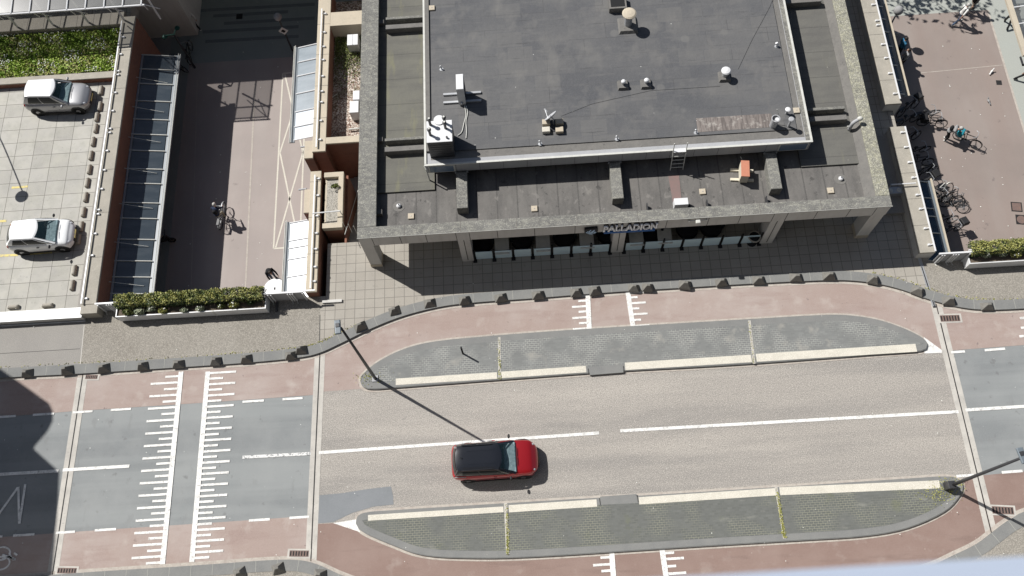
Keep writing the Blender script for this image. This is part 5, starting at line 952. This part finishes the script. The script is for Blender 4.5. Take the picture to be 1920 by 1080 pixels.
    if rails:
        for sg in (1, -1): MB().tube([(rt_ + .2, sg * wr * .93, zr + .02), (rt_ + .3, sg * wr * .93, zr + .07), (ft - .3, sg * wr * .93, zr + .08), (ft - .2, sg * wr * .93, zr + .03)], .02, 6).build('roof_rail', 'blackcar', t)
        for y in (-.3, .3): MB().box(rt_ + .45, ft - .15, y - .012, y + .012, zr + .042, zr + .06).build('roof_rib', 'blackcar', t)
        for sg in (1, -1): MB().tube([(X(.04), sg * h * .86, zb + .0), (X(.17), sg * h * .9, zb + .03)], .02, 6).build('chrome_strip', 'silver', t)
    if ant: MB().tube([(rt_ + .25, 0, zr + .04), (rt_ + .12, 0, zr + .18)], .012, 6).build('antenna', 'plastic', t)
    return t
d = P(1123, 812) - P(598, 849); rz = math.atan2(d.y, d.x)
car('parked_car' if False else 'moving_car', 'red car with a black roof driving right along the beige roadway', 'car', (927, 861), .004, rz, 4.06, 1.75, 1.55, 'red', 'blackcar', .735, .045, .545, .09, 0, .90, .98, rails=True, ant=True)
car('parked_car', 'silver grey small car parked below the flowery grass bed', 'car', (106, 178), .06, -.035, 3.66, 1.64, 1.58, 'silver', 'sunlitsilver', .72, .04, .53, .14, 0, .86, .96)
car('parked_car', 'white small hatchback parked between faded yellow lines', 'car', (74, 438), .06, .02, 3.44, 1.62, 1.47, 'white', 'white', .78, .04, .50, .17, 0, .80, .93)

# ================================================================ street lamps and posts
def lamp(label, base, h, head_rz, boxed=False, arm=.0):
    p = P(*base, .15); t = thing('street_lamp', label, 'street lamp', (p.x, p.y, .15), 0)
    MB().tube([(0, 0, 0), (0, 0, h * .3), (0, 0, h)], [.085, .075, .05], 12).build('pole', 'darkmetal', t, smooth=True)
    if boxed: MB().bbox(-.24, .1, -.17, .17, 0, .55, .02).build('base_box', 'darkmetal', t)
    else: MB().bbox(-.16, .14, -.16, .16, 0, .05, .01).build('base_plate', 'fascia', t)
    ca, sa = cos(head_rz), sin(head_rz); hd = MB().obox((-.12 + ca * .1, -.12 + sa * .15, h), .62, .26, .09, head_rz, .03).build('lamp_head', 'lamphead', t, bev=.01)
    MB().obox((-.12 + ca * .18, -.12 + sa * .18, h - .02), .3, .2, .02, head_rz).build('lamp_glass', 'lens', hd); MB().obox((-.12 + ca * .22, -.12 + sa * .22, h + .09), .16, .16, .03, head_rz).build('sensor', 'darkmetal', hd)
lamp('slim dark lamp post on the left tip of the upper traffic island', (704, 710), 7.6, pi / 2 + .1)
lamp('dark lamp post with a box at its foot on the lower traffic island', (1779, 912), 7.1, pi / 2 + .15, True)
p = P(868, 663, .15); t = thing('marker_post', 'thin black marker post on the brick paving of the upper island', 'post', (p.x, p.y, .15)); MB().tube([(0, 0, 0), (0, 0, .95)], .045, 10).build('post', 'black', t); MB().lathe((0, 0, .95), [(.05, 0), (.05, .06), (.02, .08)], 10).build('cap', 'darkmetal', t)
# lamps down in the passages
t = thing('street_lamp', 'dark green lamp post with two arms in the shaded passage, bicycles at its foot', 'street lamp', (-20.5, 34.7, -4)); MB().tube([(0, 0, 0), (0, 0, 3.3)], [.07, .05], 10).build('pole', 'darkmetal', t)
GR = mat('dark green metal', (.01, .06, .045), rough=.5)
MB().tube([(-.55, -.05, 3.3), (.0, 0, 3.3), (.1, .4, 3.35)], .04, 8).build('arm', GR, t); MB().ball((-.6, -.05, 3.2), .16, 10, (1, 1, .7)).ball((.12, .5, 3.25), .16, 10, (1, 1, .7)).build('lamp_head', GR, t)
p = P(549, 96, Z); t = thing('street_lamp', 'dark post with a globe lamp and a diamond sign in the shaded passage', 'street lamp', (p.x, p.y, Z)); MB().tube([(0, 0, 0), (0, 0, 3.2)], [.06, .045], 10).build('pole', 'darkmetal', t)
MB().ball((0, 0, 3.32), .24, 16).build('globe', 'grey cloth', t, smooth=True); sn = MB().add([(0, -.08, 1.75), (.3, -.08, 2.1), (0, -.08, 2.45), (-.3, -.08, 2.1), (0, -.05, 1.75), (.3, -.05, 2.1), (0, -.05, 2.45), (-.3, -.05, 2.1)], [(0, 1, 2, 3), (7, 6, 5, 4), (0, 4, 5, 1), (1, 5, 6, 2), (2, 6, 7, 3), (3, 7, 4, 0)]).build('sign_plate', 'whitemetal', t)
MB().add([(0, -.09, 1.93), (.16, -.09, 2.1), (0, -.09, 2.27), (-.16, -.09, 2.1)], [(0, 1, 2, 3)]).build('sign_face', 'black', sn)
t = thing('street_lamp', 'post with a grey globe lamp beside the upper canopy of the right passage', 'street lamp', (22.5, 33.6, -4)); MB().tube([(0, 0, 0), (0, 0, 2.3)], [.06, .045], 10).build('pole', 'greymetal', t); MB().ball((0, 0, 2.5), .28, 16).build('globe', 'grey cloth', t, smooth=True)
t = thing('street_lamp', 'curved lamp west of the picture, its round shade falls on the parking place', 'street lamp', (-32.7, 30.2, .06))
MB().tube(spline([(0, 0, 0), (0, 0, 3.6), (.3, -.6, 4.1), (1.2, -2.4, 4.25), (2.2, -4.2, 4.1)], 5), .035, 8).build('pole', 'darkmetal', t); MB().ball((2.2, -4.4, 4.0), .36, 14, (1, 1, .4)).build('lamp_head', 'greymetal', t)
# ================================================================ bicycles
def bicycle(label, px, rz, lean=0, z=Z, frame='black', group='bicycles parked along the right passage wall', bag=None, name='parked_bicycle', at=None):
    p = P(*px, z) if at is None else Vector(at); t = thing(name, label, 'bicycle', (p.x, p.y, z), rz, group); ro = bpy.data.objects
    def tilt(mb):
        c, s_ = cos(lean), sin(lean); mb.v = [(x, y * c + zz * s_, -y * s_ + zz * c + abs(s_) * .02) for x, y, zz in mb.v]; return mb
    for x in (-.53, .53):
        wv = tilt(MB().torus((x, 0, .345), .32, .024, 'y', 24, 6)).build('wheel', 'tyre', t)
        sp = MB()
        for k in range(9): a = pi * k / 9; sp.tube([(x + .31 * cos(a), 0, .345 + .31 * sin(a)), (x - .31 * cos(a), 0, .345 - .31 * sin(a))], .004, 3)
        tilt(sp).build('spokes', 'greymetal', wv)
    f = MB(); bb = (-.08, 0, .3); st_ = (-.22, 0, .82); hd = (.34, 0, .78)
    for a, b in ((bb, st_), (bb, hd), ((-.2, 0, .76), (.33, 0, .86)), (st_, (-.53, 0, .345)), (bb, (-.53, 0, .345)), (hd, (.53, 0, .345)), (hd, (.31, 0, 1.02)), (st_, (-.24, 0, .95))): f.tube([a, b], .022, 6)
    tilt(f).build('frame', frame, t)
    tilt(MB().tube([(.12, .29, 1.04), (.28, .22, 1.06), (.31, 0, 1.03), (.28, -.22, 1.06), (.12, -.29, 1.04)], .018, 6)).build('handlebar', 'greymetal', t)
    tilt(MB().ball((-.26, 0, .97), .13, 10, (1, .6, .35))).build('saddle', 'plastic', t)
    tilt(MB().box(-.75, -.35, -.07, .07, .70, .72).tube([(-.7, 0, .7), (-.55, 0, .36)], .01, 4)).build('carrier', 'darkmetal', t)
    tilt(MB().torus((-.08, .05, .3), .09, .01, 'y', 14, 4).tube([(-.08, .05, .3), (.05, .1, .2)], .014, 5).tube([(-.08, -.05, .3), (-.2, -.1, .4)], .014, 5)).build('crank', 'greymetal', t)
    for x in (-.53, .53):
        fd = MB()
        for k in range(8):
            a0 = radians(20 + k * 18); a1 = radians(20 + (k + 1) * 18); r = .375; fd.add([(x + r * cos(a0), -.03, .345 + r * sin(a0)), (x + r * cos(a0), .03, .345 + r * sin(a0)), (x + r * cos(a1), .03, .345 + r * sin(a1)), (x + r * cos(a1), -.03, .345 + r * sin(a1))], [(0, 1, 2, 3)])
        tilt(fd).build('mudguard', frame, t)
    if bag: tilt(MB().bbox(-.72, -.38, -.24, .24, .5, .86, .04) if bag[1] == 'b' else MB().bbox(.42, .8, -.22, .22, .82, 1.08, .04)).build('bag' if bag[1] == 'b' else 'crate', bag[0], t)
    return t
bl = [((1722, 205), .5, .2, 'black', ('plastic', 'f'), 'black bicycle with a front crate at the end of the upper wall'), ((1752, 212), .1, -.2, 'darkmetal', None, 'dark bicycle in shade standing furthest from the upper wall'), ((1765, 232), -.2, .15, 'black', ('black cloth', 'b'), 'black bicycle with a fat dark saddlebag reaching into the sun'),
      ((1718, 228), .3, .1, 'darkmetal', None, 'dark bicycle below the corner of the upper wall'), ((1722, 262), .4, .15, 'black', None, 'dark bicycle next to the top end of the lower wall'), ((1735, 282), .15, -.1, 'black', None, 'dark bicycle with a round basket above the middle of the lower wall'), ((1752, 290), .5, .25, 'darkmetal', None, 'grey dark bicycle pointing up to the right in the shade'),
      ((1740, 304), -.1, .1, 'black', ('black cloth', 'b'), 'black bicycle with a wide bag in the shade'), ((1752, 325), .25, .2, 'black', None, 'black bicycle beside the top of the blue glass canopy'), ((1745, 340), .45, -.15, 'darkmetal', ('plastic', 'f'), 'dark bicycle with a crate just above the blue glass canopy'),
      ((1762, 355), -.25, .1, 'black', None, 'dark bicycle half hidden by the gutter of the blue canopy'), ((1780, 366), .55, .7, 'trim', None, 'pale grey bicycle leaning on the sunny heap'), ((1786, 378), -.35, .9, 'darkmetal', None, 'bicycle lying across the sunny heap, wheels towards the right'), ((1795, 388), -.45, 1.2, 'black', None, 'bicycle fallen flat at the right edge of the sunny heap'),
      ((1778, 392), -.2, .8, 'brown cloth', None, 'brownish bicycle fallen at the bottom of the sunny heap'), ((1768, 378), .2, .3, 'black', None, 'dark bicycle upright behind the sunny heap'), ((1776, 415), .1, .15, 'black', None, 'single dark bicycle below the sunny heap'), ((1790, 432), .3, .1, 'darkmetal', ('plastic', 'f'), 'last dark bicycle at the bottom, nearest the white panel')]
for a in [b for k, b in enumerate(bl) if k not in (6, 10, 14)]: bicycle(a[5], (a[0][0] - (22 if a[0][1] < 350 else 12), a[0][1] + 6), a[1] , a[2], frame=a[3], bag=a[4])
bicycle('dark bicycle standing upright against the green lamp post', (361, 105), 1.6, .1, group='bicycles by the green lamp post'); bicycle('dark bicycle lying left of the green lamp post', (344, 122), 2.2, .5, group='bicycles by the green lamp post')
t = thing('parked_scooter', 'dark scooter with a pale rounded seat half under the long dark canopy', 'scooter', tuple(P(306, 456, Z)), .1)
MB().add(*ballmesh((0, 0, .55), .5, 14, (1.1, .36, .7))).build('body', 'black', t, smooth=True); MB().add(*ballmesh((-.1, 0, .86), .42, 12, (1, .42, .2))).build('seat', 'beige cloth', t, smooth=True)
for x in (-.6, .6): MB().torus((x, 0, .24), .18, .06, 'y', 18, 8).build('wheel', 'tyre', t)
MB().tube([(.62, 0, .24), (.5, 0, 1.0)], .04, 8).tube([(.5, -.32, 1.02), (.5, .32, 1.02)], .02, 6).build('handlebar', 'darkmetal', t)
# ================================================================ people
def cap(mb, a, b, ra, rb, n=10):
    a = Vector(a); b = Vector(b); mb.tube([a, a.lerp(b, .5), b], [ra, (ra + rb) / 2, rb], n); mb.ball(a, ra, n); mb.ball(b, rb, n)
def rem(o, v=.014):
    m = o.modifiers.new('r', 'REMESH'); m.mode = 'VOXEL'; m.voxel_size = v; m.use_smooth_shade = True; q = o.modifiers.new('s', 'SMOOTH'); q.iterations = 2; return o
POSE = {
 'stand': dict(hip=(0, 0, .93), ch=(0.01, 0, 1.28), nk=(0.02, 0, 1.47), hd=(.05, 0, 1.62), el=((.02, 1.13),) * 2, hn=((.12, .88),) * 2, kn=((.02, .5), (.02, .5)), ft=((0, .07), (.02, .07))),
 'walk': dict(hip=(0, 0, .92), ch=(0.03, 0, 1.27), nk=(0.05, 0, 1.46), hd=(.09, 0, 1.61), el=((.16, 1.14), (-.14, 1.14)), hn=((.34, .98), (-.2, .9)), kn=((.2, .52), (-.06, .5)), ft=((.3, .07), (-.34, .12))),
 'ride': dict(hip=(-.26, 0, 1.04), ch=(-.08, 0, 1.34), nk=(.02, 0, 1.5), hd=(.09, 0, 1.65), el=((.12, 1.22),) * 2, hn=((.26, 1.08),) * 2, kn=((.14, .82), (.12, .66)), ft=((-.02, .42), (.04, .2))),
 'bend': dict(hip=(-.12, 0, .9), ch=(.1, 0, 1.18), nk=(.24, 0, 1.33), hd=(.34, 0, 1.44), el=((.28, 1.05),) * 2, hn=((.45, .92),) * 2, kn=((.0, .48), (.04, .48)), ft=((-.04, .07), (.0, .07)))}
def person(label, px, z, rz, pose, top, legs, hair, extra=None, s=1.0, at=None, skirt=False, sleeves='long', group=None, cat='person'):
    p = P(*px, z) if at is None else Vector(at); t = thing('person', label, cat, (p.x, p.y, z), rz, group); q = POSE[pose]
    def S(v): return Vector(v) * s
    hip, ch, nk, hd = S(q['hip']), S(q['ch']), S(q['nk']), S(q['hd']); b = MB(); c = MB(); l = MB(); sh = MB(); hr = MB()
    cap(b, hip, ch, .13 * s, .14 * s); b.ball(hip, .155 * s, 12, (.8, 1.1, .8)); b.ball(ch + Vector((0, 0, .06)), .16 * s, 12, (.75, 1.15, .9)); cap(b, ch, nk, .1 * s, .055 * s); cap(b, nk, hd, .055 * s, .06 * s)
    b.ball(hd + Vector((.01, 0, .03)), .105 * s, 14, (1, .8, 1.15)); b.ball(hd + Vector((.115, 0, .0)), .02, 6, (1, .7, 1.3)); b.ball(hd + Vector((.1, 0, -.055)), .022, 6, (1, 1.4, .5))
    for e in (1, -1): b.ball(hd + Vector((0, e * .085, .01)), .025, 6, (.6, .5, 1.2))
    cap(c, hip + Vector((0, 0, .06)), ch, .15 * s, .155 * s); c.ball(ch + Vector((0, 0, .06)), .175 * s, 12, (.8, 1.2, .92)); c.ball(hip + Vector((0, 0, .05)), .17 * s, 12, (.85, 1.1, .6))
    l.ball(hip, .17 * s, 12, (.85, 1.12, .75))
    for i, e in enumerate((1, -1)):
        sx, el, hn, kn, ft = Vector((ch.x, e * .19 * s, ch.z + .13)), Vector((q['el'][i][0], e * .25, q['el'][i][1])) * s, Vector((q['hn'][i][0], e * .24, q['hn'][i][1])) * s, Vector((q['kn'][i][0], e * .1, q['kn'][i][1])) * s, Vector((q['ft'][i][0], e * .1, q['ft'][i][1])) * s
        cap(b, sx, el, .052 * s, .042 * s); cap(b, el, hn, .042 * s, .028 * s); dh = (hn - el).normalized(); sdv = Vector((0, 1, 0)); up = dh.cross(sdv).normalized()
        b.ball(hn + dh * .05, .048, 8, (.95, .8, .95))
        for f_ in range(4):
            r0 = hn + dh * .075 + up * (f_ - 1.5) * .022; r1 = r0 + dh * (.045 + .008 * (1.5 - abs(f_ - 1.2))) ; r2 = r1 + dh * .025 - sdv * e * .022; cap(b, r0, r1, .011, .010, 6); cap(b, r1, r2, .010, .009, 6)
        r0 = hn + dh * .03 + up * .035; cap(b, r0, r0 + dh * .045 + up * .028, .013, .010, 6)
        cap(c, sx, el, .064 * s, .055 * s); 
        if sleeves == 'long': cap(c, el, hn - dh * .03, .055 * s, .042 * s)
        h0 = hip + Vector((0, e * .09 * s, -.02)); cap(b, h0, kn, .085 * s, .055 * s); cap(b, kn, ft, .055 * s, .036 * s); cap(b, ft + Vector((-.03, 0, -.02)), ft + Vector((.15, 0, -.035)), .035, .03)
        cap(l, h0, kn, .1 * s, .07 * s); cap(l, kn, ft + Vector((0, 0, .04)), .07 * s, .055 * s); cap(sh, ft + Vector((-.04, 0, -.02)), ft + Vector((.16, 0, -.03)), .048, .04)
    hr.ball(hd + Vector((-.02, 0, .055)), .115 * s, 14, (1, .9, 1.0))
    if extra and 'longhair' in extra: hr.ball(hd + Vector((-.09, 0, -.06)), .1 * s, 10, (.6, .9, 1.4))
    rem(b.build('body', 'skin', t)); rem(c.build('jacket' if sleeves == 'long' else 'shirt', top, t), .018); rem(l.build('trousers', legs, t), .018); rem(sh.build('shoes', 'white cloth' if extra and 'whiteshoes' in extra else 'black cloth', t)); hr.build('hair', hair, t, smooth=True)
    if extra and 'backpack' in extra: MB().add(*ballmesh(tuple(ch + Vector((-.2, 0, .02))), .18, 12, (.6, .85, 1.2))).build('backpack', 'black cloth', t, smooth=True)
    if extra and 'straps' in extra:
        for e in (1, -1): MB().tube([tuple(ch + Vector((-.14, e * .13, -.1))), tuple(ch + Vector((-.12, e * .1, .16))), tuple(ch + Vector((.02, e * .1, .2)))], .022, 6).build('strap', 'black cloth', t)
    return t
person('person in a white top with dark straps striding through the shaded passage', (368, 55), Z, 2.4, 'walk', 'white cloth', 'black cloth', 'hairdark', ('straps', 'whiteshoes'))
b0 = P(400, 412, Z)
bicycle('dark bicycle ridden along the edge of the shade in the left passage', (420, 410), radians(83), 0, frame='greymetal', group=None, name='ridden_bicycle'); p = P(405, 405, Z)
person('cyclist in a navy jacket and pale cap riding in the left passage', (420, 410), Z, radians(83), 'ride', 'navy cloth', 'khaki cloth', 'hairgrey', ('backpack',))
person('person with long dark hair bending over the round white table', (530, 545), Z, -.9, 'bend', 'black cloth', 'denim', 'hairdark', ('longhair',), s=1.0, at=(P(506, 512, -2.5).x - .2, P(506, 512, -2.5).y + .3, Z))
t = thing('round_table', 'round white standing table with a dark mark, beside the frosted canopy', 'table', (P(515, 541, -2.87).x, P(515, 541, -2.87).y, Z))
MB().lathe((0, 0, 0), [(.3, 0), (.3, .03), (.05, .05), (.05, 1.05), (.58, 1.07), (.62, 1.1), (.58, 1.13)], 32).build('table_top', 'whitemetal', t); MB().box(-.04, .04, -.07, .07, 1.131, 1.14).build('mark', 'plastic', t)
person('person in a white shirt and jeans walking at the top of the right passage', (1792, 44), Z, .3, 'walk', 'white cloth', 'denim', 'hairgrey', ('whiteshoes', 'straps'), s=1.02, sleeves='short')
person('person in a black jacket with pale trousers walking behind the white shirt', (1815, 22), Z, .3, 'walk', 'black cloth', 'beige cloth', 'hairdark', ('backpack',))
person('person in a blue top standing beside the upper canopy of the right passage', (1680, 105), Z, .2, 'stand', 'blue cloth', 'black cloth', 'hairdark')
person('person in a pale sleeve standing in shade below the one in blue', (1688, 125), Z, 2.8, 'stand', 'grey cloth', 'black cloth', 'hairdark', s=.97)
person('person with brown hair half hidden by the canopy in the upper right corner', (1885, 48), Z, 1.2, 'walk', 'grey cloth', 'black cloth', 'hairbrown', ('longhair',))
person('person in a dark coat and grey shoes walking in at the right edge', (1912, 148), Z, -.2, 'walk', 'brown cloth', 'black cloth', 'hairdark')
bicycle('bicycle with a turquoise bag held by the person in the sunny right passage', (1808, 270), radians(-38), .12, frame='black', group=None, bag=('teal cloth', 'b'), name='held_bicycle')
person('person in grey and black bending over a bicycle in the sunny right passage', (1772, 262), Z, radians(-30), 'bend', 'grey cloth', 'black cloth', 'hairgrey', ('backpack', 'whiteshoes'))
# pigeons on the right passage floor
for i, (x, y, l, m_) in enumerate(((1858, 136, 'white pigeon standing right of the paving seam', 'white cloth'), (1852, 191, 'white and dark pigeon below the other one', 'grey cloth'))):
    t = thing('pigeon', l, 'bird', tuple(P(x, y, Z)), .8 + i); b = MB().add(*ballmesh((0, 0, .11), .1, 12, (1.3, .62, .7))); cap(b, (.09, 0, .14), (.14, 0, .22), .04, .032); b.ball((.16, 0, .23), .036, 8); b.add([(-.1, -.03, .11), (-.1, .03, .11), (-.25, .04, .08), (-.25, -.04, .08), (-.1, -.03, .13), (-.1, .03, .13), (-.25, .04, .095), (-.25, -.04, .095)], [(0, 1, 2, 3), (7, 6, 5, 4), (0, 4, 5, 1), (1, 5, 6, 2), (2, 6, 7, 3), (3, 7, 4, 0)])
    rem(b.build('body', m_, t), .008); MB().tube([(.19, 0, .225), (.22, 0, .215)], [.01, .003], 5).build('beak', 'plastic', t); MB().tube([(0, .03, .06), (0, .03, 0)], .006, 4).tube([(0, -.03, .06), (0, -.03, 0)], .006, 4).build('leg', 'tail', t)
# a parasol-shaped street sign whose shade falls on the passage
t = thing('round_sign', 'small round sign on a post beside the person in blue', 'sign', (22.3, 32.4, -4)); MB().tube([(0, 0, 0), (0, 0, 2.0)], .03, 8).build('pole', 'greymetal', t); MB().lathe((0, 0, 1.75), [(.27, -.01), (.27, .01)], 20, 'y').build('sign_plate', 'greymetal', t)
# ================================================================ tree outside the picture, its shade falls on the plaza
rn = random.Random(21); t = thing('plane_tree', 'young plane tree just above the picture over the right passage', 'tree', (19.6, 41.9, -4))
tk = MB().tube([(0, 0, 0), (0, .1, 2), (.1, 0, 4.2)], [.17, .14, .08], 10); lf = MB()
for k in range(26):
    a = rn.random() * 6.28; r = rn.uniform(1.2, 3.4); h = rn.uniform(3.6, 7.2); h += 2.5; e = Vector((r * cos(a), r * sin(a), h)); s_ = Vector((.05, 0, rn.uniform(2.2, 4))); tk.tube([s_, s_.lerp(e, .5) + Vector((0, 0, .2)), e], [.05, .03, .012], 5)
    for i in range(38): lf.leaf(e + Vector((rn.gauss(0, .5), rn.gauss(0, .5), rn.gauss(0, .4))), rn.uniform(.14, .26), rn)
tk.build('trunk', 'bark', t); lf.build('crown', 'leafa', t)
# ================================================================ the tower the photograph is taken from: window ledge and wall
t = thing('tower_facade', 'pale metal window ledge of the high building the street is seen from', 'building', (0, -.2, 0))
e0 = P(1200, 1086, 41.45); e1 = P(1918, 1043, 41.45); dr = (e1 - e0).normalized(); a = e0 - dr * .6; b_ = e1 + dr * 1.2; nrm = Vector((-dr.y, dr.x, 0)); q0 = [a, b_, b_ - nrm * .1, a - nrm * .1]
ld = MB(); ld.prism([(v.x, v.y) for v in q0], 41.42, 41.45); W('ledge', ld, 'ledge' if 'ledge' in M else M.setdefault('ledge', mat('blue grey ledge paint', (.33, .38, .47), rough=.5)), t)
W('bounce_podium', MB().box(-45, 45, -14, min(a.y, b_.y) - .4, 0, 5.5), 'conc', t); W('wall', MB().box(-45, 45, -14, min(a.y, b_.y) - .45, 5.5, 41.0).box(-45, 45, -14, min(a.y, b_.y) - 1.2, 41.0, 75), 'darkmetal', t)  # pale podium added to bounce light; wall made dark and high to block sky
# ================================================================ litter
lt = MB(); rn = random.Random(4)
for i in range(90):
    x, y = rn.uniform(-60, 1940), rn.uniform(480, 1060); p = P(x, y, .165); lt.ball((p.x, p.y, .165), rn.uniform(.012, .025), 6, (1, 1, .4))
for i in range(60):
    x, y = rn.choice(((rn.uniform(340, 560), rn.uniform(0, 540)), (rn.uniform(1740, 1900), rn.uniform(80, 450)))); p = P(x, y, Z + .02); lt.ball((p.x, p.y, Z + .02), rn.uniform(.015, .035), 6, (1, 1, .4))
tag(lt.build('litter', 'petal'), 'tiny white specks of litter scattered over the paving', 'litter', kind='stuff')
